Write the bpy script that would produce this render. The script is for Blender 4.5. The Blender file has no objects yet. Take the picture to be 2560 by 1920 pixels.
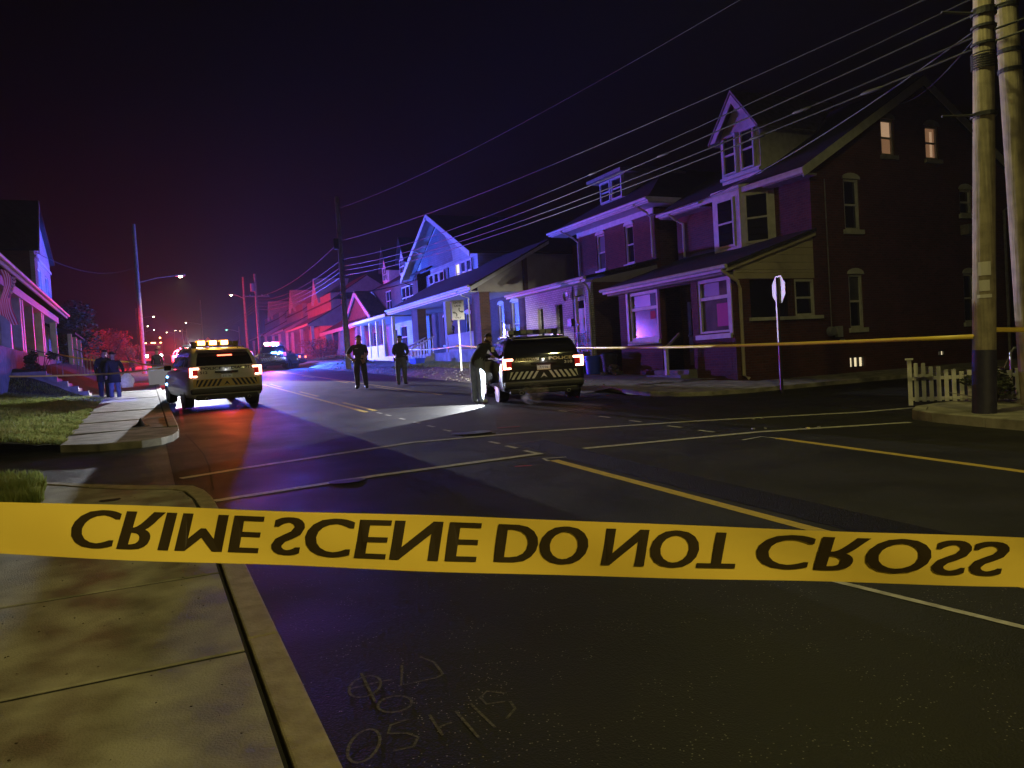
import bpy, bmesh, math, random
from mathutils import Vector, Matrix
random.seed(7)
R = math.radians
SL = 0.037                                  # the street climbs 3.7 per cent
def G(y): return SL * y
sc = bpy.context.scene
COL = sc.collection

# ------------------------------------------------------------------ camera
CAM_F, CAM_ROLL, CAM_PITCH, CAM_YAW, CAM_H = 1900.0, 0.060, math.atan(55/1900), math.atan(910/1900), 1.6
cd = bpy.data.cameras.new('camera'); cam = bpy.data.objects.new('camera', cd); COL.objects.link(cam)
fw = Vector((math.sin(CAM_YAW)*math.cos(CAM_PITCH), math.cos(CAM_YAW)*math.cos(CAM_PITCH), -math.sin(CAM_PITCH)))
r0 = Vector((math.cos(CAM_YAW), -math.sin(CAM_YAW), 0)); u0 = r0.cross(fw)
rr = math.cos(CAM_ROLL)*r0 - math.sin(CAM_ROLL)*u0
uu = math.sin(CAM_ROLL)*r0 + math.cos(CAM_ROLL)*u0
m = Matrix((rr, uu, -fw)).transposed().to_4x4(); m.translation = (0, 0, CAM_H)
cam.matrix_world = m
cd.sensor_fit = 'HORIZONTAL'; cd.sensor_width = 36.0; cd.lens = 36.0*CAM_F/2560
cd.clip_start = 0.05; cd.clip_end = 2000
sc.camera = cam

# ------------------------------------------------------------------ night sky and exposure
w = bpy.data.worlds.new('World'); sc.world = w; w.use_nodes = True
nt = w.node_tree
sky = nt.nodes.new('ShaderNodeTexSky'); sky.sky_type = 'NISHITA'; sky.sun_disc = False
sky.sun_elevation = R(-4); sky.sun_rotation = R(200)
bg = nt.nodes['Background']; bg.inputs[1].default_value = 0.0006
nt.links.new(sky.outputs[0], bg.inputs[0])
sc.view_settings.view_transform = 'Standard'; sc.view_settings.look = 'None'
sc.view_settings.exposure = 0.0; sc.view_settings.gamma = 1.0; sc.view_settings.use_curve_mapping = False
sc.render.engine = 'CYCLES'
cy = sc.cycles
cy.use_denoising = True; cy.max_bounces = 5; cy.diffuse_bounces = 2; cy.glossy_bounces = 3
cy.transmission_bounces = 3; cy.volume_bounces = 0; cy.transparent_max_bounces = 6
cy.use_adaptive_sampling = True; cy.adaptive_threshold = .03
cy.sample_clamp_indirect = 4.0; cy.sample_clamp_direct = 0.0; cy.caustics_reflective = False; cy.caustics_refractive = False

# lamp powers (watts); most belong to fixtures built further down, a few are added without one
POW = dict(street_near=3100, street_right=700, street_far=1200, takedown=32000, red=2200, blue=20000)

# ------------------------------------------------------------------ materials
def mat(name, c, rough=.7, c2=None, scale=8., bump=0., bscale=None, metal=0., spec=.5, emit=None, es=0., detail=4., coat=0., rough2=None):
    m = bpy.data.materials.new(name); m.use_nodes = True
    n = m.node_tree.nodes; l = m.node_tree.links; b = n['Principled BSDF']
    b.inputs['Base Color'].default_value = (*c, 1); b.inputs['Roughness'].default_value = rough
    b.inputs['Metallic'].default_value = metal; b.inputs['Specular IOR Level'].default_value = spec
    if coat: b.inputs['Coat Weight'].default_value = coat; b.inputs['Coat Roughness'].default_value = .08
    if emit:
        b.inputs['Emission Color'].default_value = (*emit, 1); b.inputs['Emission Strength'].default_value = es
    if c2 or bump or rough2:
        g = n.new('ShaderNodeNewGeometry')
        no = n.new('ShaderNodeTexNoise'); no.inputs['Scale'].default_value = scale; no.inputs['Detail'].default_value = detail
        l.new(g.outputs['Position'], no.inputs['Vector'])
        if c2:
            rp = n.new('ShaderNodeValToRGB'); rp.color_ramp.elements[0].position = .35; rp.color_ramp.elements[1].position = .68
            rp.color_ramp.elements[0].color = (*c, 1); rp.color_ramp.elements[1].color = (*c2, 1)
            l.new(no.outputs[0], rp.inputs[0]); l.new(rp.outputs[0], b.inputs['Base Color'])
        if rough2:
            mr = n.new('ShaderNodeMapRange'); mr.inputs[1].default_value = .35; mr.inputs[2].default_value = .65
            mr.inputs[3].default_value = rough; mr.inputs[4].default_value = rough2
            l.new(no.outputs[0], mr.inputs[0]); l.new(mr.outputs[0], b.inputs['Roughness'])
        if bump:
            nb = no
            if bscale:
                nb = n.new('ShaderNodeTexNoise'); nb.inputs['Scale'].default_value = bscale; nb.inputs['Detail'].default_value = 3
                l.new(g.outputs['Position'], nb.inputs['Vector'])
            bp = n.new('ShaderNodeBump'); bp.inputs['Strength'].default_value = bump; bp.inputs['Distance'].default_value = .01
            l.new(nb.outputs[0], bp.inputs['Height']); l.new(bp.outputs[0], b.inputs['Normal'])
    return m

def brickmat(name, ca, cb, cm, bw=.21, rh=.075, mortar=.008, mode='wall', rough=.85, bump=.6, off=.5):
    """courses in world space: wall = (x+y, z), roof = (y, x+z), side boards = long courses"""
    m = bpy.data.materials.new(name); m.use_nodes = True
    n = m.node_tree.nodes; l = m.node_tree.links; b = n['Principled BSDF']
    g = n.new('ShaderNodeNewGeometry'); s = n.new('ShaderNodeSeparateXYZ'); l.new(g.outputs['Position'], s.inputs[0])
    a = n.new('ShaderNodeMath'); a.operation = 'ADD'; cx = n.new('ShaderNodeCombineXYZ')
    if mode == 'wall':
        l.new(s.outputs[0], a.inputs[0]); l.new(s.outputs[1], a.inputs[1]); l.new(a.outputs[0], cx.inputs[0]); l.new(s.outputs[2], cx.inputs[1])
    else:
        l.new(s.outputs[0], a.inputs[0]); l.new(s.outputs[2], a.inputs[1]); l.new(a.outputs[0], cx.inputs[1]); l.new(s.outputs[1], cx.inputs[0])
    t = n.new('ShaderNodeTexBrick'); t.offset = off
    t.inputs['Color1'].default_value = (*ca, 1); t.inputs['Color2'].default_value = (*cb, 1); t.inputs['Mortar'].default_value = (*cm, 1)
    t.inputs['Scale'].default_value = 1; t.inputs['Mortar Size'].default_value = mortar
    t.inputs['Brick Width'].default_value = bw; t.inputs['Row Height'].default_value = rh; t.inputs['Mortar Smooth'].default_value = .3
    l.new(cx.outputs[0], t.inputs['Vector'])
    no = n.new('ShaderNodeTexNoise'); no.inputs['Scale'].default_value = 1.7; l.new(g.outputs['Position'], no.inputs['Vector'])
    mx = n.new('ShaderNodeMixRGB'); mx.blend_type = 'MULTIPLY'; mx.inputs[0].default_value = .55
    l.new(t.outputs[0], mx.inputs[1]); l.new(no.outputs[0], mx.inputs[2]); l.new(mx.outputs[0], b.inputs['Base Color'])
    bp = n.new('ShaderNodeBump'); bp.inputs['Strength'].default_value = bump; bp.inputs['Distance'].default_value = .012; bp.invert = True
    l.new(t.outputs[1], bp.inputs['Height']); l.new(bp.outputs[0], b.inputs['Normal'])
    b.inputs['Roughness'].default_value = rough
    return m

def asphalt(name, c, c2, rough, rough2, bump=.5):
    m = mat(name, c, rough, c2, 1.1, 0, rough2=rough2, detail=6)
    n = m.node_tree.nodes; l = m.node_tree.links; b = n['Principled BSDF']
    g = n.new('ShaderNodeNewGeometry')
    v = n.new('ShaderNodeTexVoronoi'); v.inputs['Scale'].default_value = 90; l.new(g.outputs['Position'], v.inputs['Vector'])
    no = n.new('ShaderNodeTexNoise'); no.inputs['Scale'].default_value = 30; no.inputs['Detail'].default_value = 5; l.new(g.outputs['Position'], no.inputs['Vector'])
    ad = n.new('ShaderNodeMath'); ad.operation = 'ADD'; l.new(v.outputs['Distance'], ad.inputs[0]); l.new(no.outputs[0], ad.inputs[1])
    bp = n.new('ShaderNodeBump'); bp.inputs['Strength'].default_value = bump; bp.inputs['Distance'].default_value = .006
    l.new(ad.outputs[0], bp.inputs['Height']); l.new(bp.outputs[0], b.inputs['Normal'])
    b.inputs['Specular IOR Level'].default_value = .24
    # pale grit
    v2 = n.new('ShaderNodeTexVoronoi'); v2.inputs['Scale'].default_value = 42; l.new(g.outputs['Position'], v2.inputs['Vector'])
    lt = n.new('ShaderNodeMath'); lt.operation = 'LESS_THAN'; lt.inputs[1].default_value = .15; l.new(v2.outputs['Distance'], lt.inputs[0])
    no2 = n.new('ShaderNodeTexNoise'); no2.inputs['Scale'].default_value = 5; l.new(g.outputs['Position'], no2.inputs['Vector'])
    gt = n.new('ShaderNodeMath'); gt.operation = 'GREATER_THAN'; gt.inputs[1].default_value = .54; l.new(no2.outputs[0], gt.inputs[0])
    mu = n.new('ShaderNodeMath'); mu.operation = 'MULTIPLY'; l.new(lt.outputs[0], mu.inputs[0]); l.new(gt.outputs[0], mu.inputs[1])
    mx = n.new('ShaderNodeMixRGB'); mx.inputs[2].default_value = (.20, .19, .16, 1); l.new(mu.outputs[0], mx.inputs[0])
    src = b.inputs['Base Color'].links[0].from_socket; l.new(src, mx.inputs[1]); l.new(mx.outputs[0], b.inputs['Base Color'])
    return m

MT = {}
MT['asphalt'] = asphalt('asphalt', (.010, .0096, .0085), (.021, .020, .0175), .56, .72, .35)
MT['patch'] = mat('patch_asphalt', (.005, .005, .005), .95, (.010, .010, .009), 25, 1.0, 60, spec=.15)
MT['drive'] = asphalt('drive_asphalt', (.03, .03, .031), (.05, .05, .05), .28, .5, 1.0)
MT['dirt'] = mat('dirt', (.07, .055, .035), .95, (.16, .13, .09), 2.5, .8, 22)
MT['concrete'] = mat('concrete', (.14, .128, .10), .62, (.36, .335, .28), 3.2, .6, 90, rough2=.9, detail=14)
MT['kerbstone'] = mat('kerbstone', (.22, .18, .12), .8, (.33, .28, .2), 9, .5, 60)
MT['gap'] = mat('joint_tar', (.008, .008, .008), .9)
MT['yellow_paint'] = mat('yellow_paint', (.55, .38, .04), .6, (.42, .30, .05), 14, .3, 60)
MT['white_paint'] = mat('white_paint', (.50, .48, .42), .6, (.30, .28, .25), 12, .3, 60)
MT['chalk'] = mat('chalk', (.11, .10, .08), .9, (.03, .028, .024), 70)
MT['brick'] = brickmat('red_brick', (.17, .045, .032), (.11, .03, .024), (.13, .08, .07))
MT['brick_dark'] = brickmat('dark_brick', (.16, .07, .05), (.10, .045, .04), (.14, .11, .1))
MT['brick_white'] = brickmat('painted_brick', (.74, .72, .70), (.62, .61, .60), (.34, .33, .32), .23, .085, .014)
MT['roof'] = brickmat('roof_shingle', (.026, .024, .026), (.042, .038, .04), (.015, .015, .016), .3, .16, .012, 'roof', .9)
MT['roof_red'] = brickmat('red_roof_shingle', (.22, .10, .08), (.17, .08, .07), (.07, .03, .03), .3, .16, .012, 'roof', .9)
MT['siding'] = brickmat('pale_siding', (.55, .54, .52), (.52, .51, .49), (.22, .22, .22), 9., .15, .006)
MT['siding_dark'] = brickmat('slate_siding', (.16, .17, .2), (.19, .2, .24), (.06, .06, .07), .35, .13, .008)
MT['stucco'] = mat('stucco', (.30, .27, .25), .9, (.36, .33, .3), 2, .3, 40)
MT['cream'] = mat('cream_board', (.52, .44, .30), .7, (.45, .38, .26), 3, .15, 40)
MT['white_wood'] = mat('white_painted_wood', (.62, .60, .57), .55, (.50, .48, .45), 5, .15, 30)
MT['grey_wood'] = mat('weathered_wood', (.30, .27, .25), .8, (.2, .18, .16), 6, .3, 30)
MT['glass'] = mat('dark_glass', (.012, .012, .016), .04, spec=.8)
MT['glass_curtain'] = mat('curtain_glass', (.10, .095, .10), .12, (.05, .05, .055), 2.5, spec=.8)
MT['shade'] = mat('window_shade', (.16, .155, .17), .4)
MT['warm'] = mat('lit_window', (.5, .4, .3), .3, emit=(1., .62, .36), es=.36)
MT['warm_low'] = mat('lit_window_low', (.4, .3, .2), .3, emit=(1., .50, .25), es=.16)
MT['warm2'] = mat('lit_basement', (.5, .4, .3), .3, emit=(1., .82, .48), es=.9)
MT['warm3'] = mat('lit_upstairs', (.5, .4, .3), .3, emit=(1., .9, .62), es=1.1)
MT['stone'] = mat('stone', (.26, .25, .24), .85, (.16, .155, .15), 3, .6, 14)
MT['metal'] = mat('galvanised_metal', (.42, .43, .45), .42, (.33, .34, .36), 12, metal=.8)
MT['dark_metal'] = mat('dark_metal', (.02, .02, .022), .45)
MT['pole'] = None
MT['wire'] = mat('cable', (.006, .006, .006), .65)
MT['wire_pale'] = mat('pale_cable', (.028, .028, .028), .6)
MT['black'] = mat('black_plastic', (.012, .012, .013), .5)
MT['rubber'] = mat('rubber', (.012, .012, .012), .8)
MT['car_white'] = mat('white_car_paint', (.62, .61, .58), .3, coat=.6)
MT['car_black'] = mat('black_car_paint', (.012, .012, .014), .25, coat=.8)
MT['car_grey'] = mat('grey_car_paint', (.15, .15, .17), .3, metal=.4, coat=.6)
MT['bumper'] = mat('grey_bumper', (.045, .045, .047), .5)
MT['reflective'] = mat('reflective_white', (.75, .75, .75), .35)
MT['gold'] = mat('gold_decal', (.85, .74, .45), .4)
MT['chev_gold'] = mat('chevron_gold', (.62, .45, .16), .4)
MT['navy'] = mat('navy_decal', (.02, .02, .05), .4)
MT['plate'] = mat('plate_white', (.75, .75, .70), .4)
MT['tail'] = mat('tail_lamp', (.6, .02, .02), .2, emit=(1., .10, .05), es=9)
MT['tail_core'] = mat('tail_lamp_core', (.9, .3, .2), .2, emit=(1., .42, .26), es=12)
MT['amber'] = mat('amber_lamp', (.9, .5, .1), .2, emit=(1., .30, .014), es=3.4)
MT['amber_core'] = mat('amber_core', (.9, .7, .4), .2, emit=(1., .72, .30), es=14)
MT['red_lamp'] = mat('red_lamp', (.8, .1, .1), .2, emit=(1., .10, .10), es=60)
MT['red_hot'] = mat('red_hot_lamp', (.8, .1, .1), .2, emit=(1., .55, .45), es=60)
MT['blue_lamp'] = mat('blue_lamp', (.1, .2, .9), .2, emit=(.12, .42, 1.), es=45)
MT['white_lamp'] = mat('white_lamp', (.9, .9, .9), .2, emit=(1., .97, .92), es=30)
MT['lens_off'] = mat('unlit_lens', (.35, .35, .36), .2)
MT['lamp_lens'] = mat('street_lamp_lens', (.9, .9, .7), .2, emit=(1., .88, .42), es=60)
MT['lamp_far'] = mat('far_lamp_lens', (.9, .9, .7), .2, emit=(1., .86, .5), es=40)
MT['lamp_green'] = mat('green_signal_lens', (.3, .9, .7), .2, emit=(.25, 1., .65), es=12)
MT['skin'] = mat('skin', (.42, .26, .18), .6)
MT['hair'] = mat('dark_hair', (.02, .015, .012), .7)
MT['uniform'] = mat('black_uniform', (.014, .014, .017), .85, (.022, .022, .026), 9, .3, 30)
MT['navy_cloth'] = mat('navy_cloth', (.012, .016, .04), .85, (.02, .026, .06), 9, .3, 30)
MT['jeans'] = mat('grey_jeans', (.16, .18, .22), .9, (.10, .12, .16), 7, .4, 30)
MT['khaki'] = mat('khaki_cloth', (.36, .30, .22), .9)
MT['coat'] = mat('dark_coat', (.012, .012, .014), .9, (.02, .018, .02), 6, .3, 25)
MT['shoe'] = mat('shoe', (.02, .02, .02), .5)
MT['shoe_white'] = mat('pale_shoe', (.5, .5, .5), .6)
MT['bag'] = mat('white_plastic_bag', (.78, .78, .8), .5, (.62, .62, .64), 14, .5, 25)
MT['blue_plastic'] = mat('blue_plastic', (.03, .07, .75), .4)
MT['green_plastic'] = mat('green_plastic', (.05, .52, .22), .45)
MT['tape'] = mat('yellow_tape', (.93, .70, .13), .38, (.86, .60, .09), 2.5, .35, 7)
MT['tape_ink'] = mat('tape_ink', (.035, .022, .008), .5)
MT['leaf_bush'] = mat('bush_leaf', (.10, .11, .05), .6, (.16, .12, .06), 6)
MT['leaf_red_lit'] = mat('red_lit_leaf', (.34, .13, .08), .6, (.46, .22, .13), 6)  # red light on the bushes is partly put into this leaf colour
MT['leaf_pale'] = mat('pale_leaf', (.20, .22, .08), .6, (.28, .26, .10), 6)
MT['leaf_dark'] = mat('dark_leaf', (.03, .04, .02), .7, (.05, .06, .03), 5)
MT['bark'] = mat('bark', (.09, .065, .045), .9, (.05, .04, .03), 12, .6, 30)
MT['grass'] = mat('grass_blade', (.15, .21, .045), .65, (.33, .35, .10), 3.5)
MT['grass_dark'] = mat('lawn_soil', (.035, .04, .015), .95, (.06, .06, .025), 4, .6, 30)
MT['flag_red'] = mat('flag_red', (.35, .02, .03), .8)
MT['flag_white'] = mat('flag_white', (.6, .58, .56), .8)
MT['flag_blue'] = mat('flag_blue', (.015, .02, .08), .8)
MT['sign_white'] = mat('sign_white', (.68, .66, .66), .35)
MT['sign_black'] = mat('sign_black', (.012, .012, .012), .4)
MT['sign_yellow'] = mat('sign_yellow', (.75, .45, .03), .4)
MT['poster'] = mat('pinned_paper', (.55, .52, .5), .7)

def leafy(key, amount=.5):
    m = MT[key]; n = m.node_tree.nodes; l = m.node_tree.links; b = n['Principled BSDF']; o = n['Material Output']
    t = n.new('ShaderNodeBsdfTranslucent'); x = n.new('ShaderNodeMixShader'); x.inputs[0].default_value = amount
    l.new(b.inputs['Base Color'].links[0].from_socket, t.inputs[0]); l.new(b.outputs[0], x.inputs[1]); l.new(t.outputs[0], x.inputs[2]); l.new(x.outputs[0], o.inputs[0])
for k_ in ('grass','leaf_bush','leaf_pale','leaf_red_lit','bag'): leafy(k_)
def polemat():
    m = mat('utility_pole_wood', (.46, .39, .27), .85, (.30, .25, .17), 6, .7, 24)
    n = m.node_tree.nodes; l = m.node_tree.links; b = n['Principled BSDF']
    tc = n.new('ShaderNodeTexCoord'); mp = n.new('ShaderNodeMapping'); mp.inputs['Scale'].default_value = (26, 26, 1.3)
    l.new(tc.outputs['Object'], mp.inputs[0])
    no = n.new('ShaderNodeTexNoise'); no.inputs['Scale'].default_value = 1; no.inputs['Detail'].default_value = 5; l.new(mp.outputs[0], no.inputs['Vector'])
    bp = n.new('ShaderNodeBump'); bp.inputs['Strength'].default_value = .8; bp.inputs['Distance'].default_value = .02
    l.new(no.outputs[0], bp.inputs['Height']); l.new(bp.outputs[0], b.inputs['Normal'])
    src = b.inputs['Base Color'].links[0].from_socket
    mx = n.new('ShaderNodeMixRGB'); mx.blend_type = 'MULTIPLY'; mx.inputs[0].default_value = .7
    l.new(src, mx.inputs[1]); l.new(no.outputs[0], mx.inputs[2]); l.new(mx.outputs[0], b.inputs['Base Color'])
    return m
MT['pole'] = polemat()
MT['pole_tar'] = mat('navy_pole_paint', (.018, .016, .045), .55, (.03, .026, .06), 8, .5, 26)

# ------------------------------------------------------------------ mesh builder
class MB:
    def __init__(s): s.v = []; s.f = []; s.mi = []; s.cur = 0
    def add(s, vs, fs):
        o = len(s.v); s.v += [Vector(p) for p in vs]
        for f in fs: s.f.append([i+o for i in f]); s.mi.append(s.cur)
        return s
    def box(s, x0, x1, y0, y1, z0, z1, slope=False):
        d = (lambda y: SL*y) if slope else (lambda y: 0)
        vs = [(x, y, z+d(y)) for z in (z0, z1) for x, y in ((x0, y0), (x1, y0), (x1, y1), (x0, y1))]
        return s.add(vs, [(3,2,1,0),(4,5,6,7),(0,1,5,4),(1,2,6,5),(2,3,7,6),(3,0,4,7)])
    def cbox(s, c, size, rz=0, rx=0, ry=0):
        M = Matrix.Translation(c) @ Matrix.Rotation(rz, 4, 'Z') @ Matrix.Rotation(rx, 4, 'X') @ Matrix.Rotation(ry, 4, 'Y')
        a, b, h = size[0]/2, size[1]/2, size[2]/2
        vs = [M @ Vector((x, y, z)) for z in (-h, h) for x, y in ((-a,-b),(a,-b),(a,b),(-a,b))]
        return s.add(vs, [(3,2,1,0),(4,5,6,7),(0,1,5,4),(1,2,6,5),(2,3,7,6),(3,0,4,7)])
    def prism(s, poly, d):
        """poly: list of 3D points (planar), extruded by vector d"""
        n = len(poly); d = Vector(d); a = [Vector(p) for p in poly]
        fs = [tuple(range(n-1, -1, -1)), tuple(range(n, 2*n))] + [(i, (i+1)%n, n+(i+1)%n, n+i) for i in range(n)]
        return s.add(a+[p+d for p in a], fs)
    def slab(s, poly, o0, o1):
        """poly of (x,y) on the sloping ground, between offsets o0 and o1"""
        n = len(poly)
        vs = [(x, y, G(y)+o0) for x, y in poly]+[(x, y, G(y)+o1) for x, y in poly]
        return s.add(vs, [tuple(range(n-1,-1,-1)), tuple(range(n, 2*n))]+[(i,(i+1)%n,n+(i+1)%n,n+i) for i in range(n)])
    def sheet(s, poly, o):
        return s.add([(x, y, G(y)+o) for x, y in poly], [tuple(range(len(poly)))])
    def strip(s, pts, wd, o, slope=True):
        """flat ribbon along ground points"""
        L = []; Rr = []
        for i, p in enumerate(pts):
            a = Vector(pts[max(i-1,0)]); b = Vector(pts[min(i+1,len(pts)-1)]); t = (b-a).normalized(); nn = Vector((-t.y, t.x))*wd/2
            L.append((p[0]+nn.x, p[1]+nn.y)); Rr.append((p[0]-nn.x, p[1]-nn.y))
        g = (lambda y: G(y)+o)
        vs = [(x,y,g(y)) for x,y in L]+[(x,y,g(y)) for x,y in Rr]; n = len(pts)
        return s.add(vs, [(n+i, n+i+1, i+1, i) for i in range(n-1)])
    def tube(s, pts, r, k=8, cap=True):
        pts = [Vector(p) for p in pts]; rs = r if isinstance(r, (list, tuple)) else [r]*len(pts)
        o = len(s.v); n = len(pts); rings = []
        for i, p in enumerate(pts):
            t = (pts[min(i+1,n-1)]-pts[max(i-1,0)]).normalized()
            up = Vector((0,0,1)) if abs(t.z) < .9 else Vector((0,1,0))
            a = t.cross(up).normalized(); b = a.cross(t).normalized()
            rings += [p+(a*math.cos(q*2*math.pi/k)+b*math.sin(q*2*math.pi/k))*rs[i] for q in range(k)]
        fs = [(i*k+q, i*k+(q+1)%k, (i+1)*k+(q+1)%k, (i+1)*k+q) for i in range(n-1) for q in range(k)]
        if cap: fs += [tuple(range(k-1,-1,-1)), tuple((n-1)*k+q for q in range(k))]
        return s.add(rings, fs)
    def lathe(s, prof, c=(0,0,0), axis='z', k=20):
        vs = []; n = len(prof)
        for r, h in prof:
            for q in range(k):
                a = 2*math.pi*q/k; x, y = r*math.cos(a), r*math.sin(a)
                p = (x, y, h) if axis == 'z' else ((h, x, y) if axis == 'x' else (x, h, y))
                vs.append(Vector(p)+Vector(c))
        fs = [(i*k+q, i*k+(q+1)%k, (i+1)*k+(q+1)%k, (i+1)*k+q) for i in range(n-1) for q in range(k)]
        return s.add(vs, fs)
    def grid(s, fn, nu, nv):
        vs = [fn(i/nu, j/nv) for j in range(nv+1) for i in range(nu+1)]
        return s.add(vs, [(j*(nu+1)+i, j*(nu+1)+i+1, (j+1)*(nu+1)+i+1, (j+1)*(nu+1)+i) for j in range(nv) for i in range(nu)])
    def build(s, name, m, parent=None, smooth=False, bevel=0, world=True, solid=0):
        me = bpy.data.meshes.new(name)
        off = Vector((0,0,0))
        if parent is not None and world:
            off = parent.location.copy() if parent.parent is None else (parent.location+parent.parent.location if parent.parent.parent is None else parent.location+parent.parent.location+parent.parent.parent.location)
        me.from_pydata([tuple(p-off) for p in s.v], [], s.f)
        for mm in (m if isinstance(m, list) else [m]): me.materials.append(MT[mm] if isinstance(mm, str) else mm)
        if isinstance(m, list): me.polygons.foreach_set('material_index', s.mi)
        bm = bmesh.new(); bm.from_mesh(me); bmesh.ops.recalc_face_normals(bm, faces=bm.faces); bm.to_mesh(me); bm.free()
        if smooth:
            me.shade_smooth(); me.set_sharp_from_angle(angle=R(38))
        me.update()
        o = bpy.data.objects.new(name, me); COL.objects.link(o)
        if parent is not None: o.parent = parent
        if bevel:
            b = o.modifiers.new('bevel', 'BEVEL'); b.width = bevel; b.segments = 2; b.limit_method = 'ANGLE'
        return o

def tag(o, label, cat, group=None):
    o['label'] = label; o['category'] = cat
    if group: o['group'] = group
    return o
def thing(name, label, cat, loc=(0,0,0), rz=0, group=None, tilt=0):
    o = bpy.data.objects.new(name, None); COL.objects.link(o); o.empty_display_size = .2
    o.location = loc; o.rotation_euler = (tilt, 0, rz)
    return tag(o, label, cat, group)
def struct(o): o['kind'] = 'structure'; return o
def stuff(o): o['kind'] = 'stuff'; return o
def lamp(name, kind, loc, energy, color, parent=None, size=.15, target=None, angle=120, blend=.3):
    d = bpy.data.lights.new(name, kind); d.energy = energy; d.color = color
    d.shadow_soft_size = size
    if kind == 'SPOT': d.spot_size = R(angle); d.spot_blend = blend
    o = bpy.data.objects.new(name, d); COL.objects.link(o); o.location = loc
    if target is not None: o.rotation_euler = (Vector(target)-Vector(loc)).to_track_quat('-Z', 'Y').to_euler()
    if parent is not None:
        bpy.context.view_layer.update()
        o.parent = parent; o.matrix_parent_inverse = parent.matrix_world.inverted()
    return o
def text_mesh(txt, size=1., bold=.0, align='CENTER'):
    """flat lettering as (verts, faces) in the xy plane"""
    cu = bpy.data.curves.new('t', 'FONT'); cu.body = txt; cu.size = size; cu.align_x = align; cu.offset = bold; cu.resolution_u = 4
    ob = bpy.data.objects.new('t', cu); COL.objects.link(ob)
    dg = bpy.context.evaluated_depsgraph_get(); me = bpy.data.meshes.new_from_object(ob.evaluated_get(dg))
    vs = [v.co.copy() for v in me.vertices]; fs = [tuple(p.vertices) for p in me.polygons]
    bpy.data.objects.remove(ob); bpy.data.curves.remove(cu); bpy.data.meshes.remove(me)
    return vs, fs
def text_part(txt, name, m, parent, fn, size, bold=0., width=None):
    vs, fs = text_mesh(txt, size, bold)
    if width:
        a = min(v.x for v in vs); b = max(v.x for v in vs); k = width/(b-a)
        for v in vs: v.x = (v.x-(a+b)/2)*k
    return MB().add([fn(v.x, v.y) for v in vs], fs).build(name, m, parent, world=False)
# ------------------------------------------------------------------ the ground and the street
XL, XR = .52, 10.75                         # kerb lines of the main street
mb = MB(); NY = 24
mb.grid(lambda u, v: (-260+520*u, -60+560*v, G(-60+560*v)-.06), 4, 4)
struct(mb.build('ground', 'dirt'))
struct(MB().sheet([(XL-.3,-30),(XR+.15,-30),(XR+.15,420),(XL-.3,420)], 0).build('road', 'asphalt'))
struct(MB().sheet([(XR+.15,8.2),(70,8.2),(70,14.9),(XR+.15,14.9)], 0).build('side_street_road', 'asphalt'))
struct(MB().sheet([(-45,8.5),(XL-.3,8.5),(XL-.3,16),(-45,16)], -.003).build('driveway', 'drive'))

# near left sidewalk: slabs, kerb stones, dark joint between them
sw = MB().sheet([(-1.75,-12),(.36,-12),(.36,8.2),(.1,9.2),(-.6,10),(-1.75,11.2)], .111).build('sidewalk_near', 'gap'); struct(sw)
ys = [-11.9,-8.4,-5.2,-2.6,-.85,.8,2.42,3.93,5.40,6.95]
for a, b in zip(ys, ys[1:]):
    MB().slab([(-1.72,a+.019),(.345,a+.019),(.345,b-.019),(-1.72,b-.019)], .0, .12).build('slab', 'concrete', sw, bevel=.006)
MB().slab([(-1.72,6.958),(.345,6.958),(.345,7.75),(.325,8.28),(.255,8.76),(.14,8.96),(-.30,9.29),(-.70,9.72),(-1.25,10.42),(-1.72,10.9)], 0, .12).build('slab', 'concrete', sw, bevel=.006)
# drain cover set in the near slab
MB().lathe([(0,.122),(.10,.122),(.10,.118)], (-.42,8.75,G(8.75)), k=18).build('drain_cover', 'gap', sw)
ky = [-12,-8,-5,-2.6,-.7,1.1,2.55,4.09,5.7,7.3]
for a, b in zip(ky, ky[1:]):
    MB().slab([(.375,a+.005),(XL+.01,a+.005),(XL+.01,b-.005),(.375,b-.005)], -.05, .12).build('kerb_stone', 'kerbstone', sw, bevel=.012)
inn = [(.375,7.305),(.37,7.8),(.345,8.3),(.285,8.79),(.17,9.0),(-.27,9.33),(-.66,9.76),(-1.21,10.45),(-1.7,11.0)]
out = [(XL+.01,7.305),(.525,7.75),(.515,8.25),(.47,8.72),(.38,9.07),(-.2,9.55),(-.64,9.98),(-1.2,10.6),(-1.7,11.25)]
for i in (0,2,4,6):
    j = min(i+2, 8)
    MB().slab([inn[k] for k in range(i,j+1)]+[out[k] for k in range(j,i-1,-1)], -.05, .12).build('kerb_stone', 'kerbstone', sw, bevel=.012)

# far left sidewalk beyond the driveway
sf = MB().sheet([(-1.42,15.1),(.3,15.1),(.45,16),(.45,120),(-1.42,120)], .10).build('sidewalk_far', 'gap'); struct(sf)
MB().slab([(-1.38,14.72),(-.78,14.35),(-.15,14.3),(.16,14.48),(.35,14.85),(.47,15.5),(.5,16.3),(-.12,16.56),(-1.38,16.2)], -.02, .12).build('apron', 'concrete', sf, bevel=.012)
ys = [16.62,17.6,18.98,20.6,22.2,24,26.2,28,30.2,32.4,34.4,37,40,44,49,55,62,72,90,118]
for i, (a, b) in enumerate(zip(ys, ys[1:])):
    dz = random.uniform(-.012,.012)
    MB().slab([(-1.40,a+.012),(.30,a+.012),(.30,b-.012),(-1.40,b-.012)], 0, .12+dz).build('slab', 'concrete', sf, bevel=.006)
    MB().slab([(.32,a+.012),(.50,a+.012),(.50,b-.012),(.32,b-.012)], -.05, .125).build('kerb_stone', 'kerbstone', sf, bevel=.012)

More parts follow.
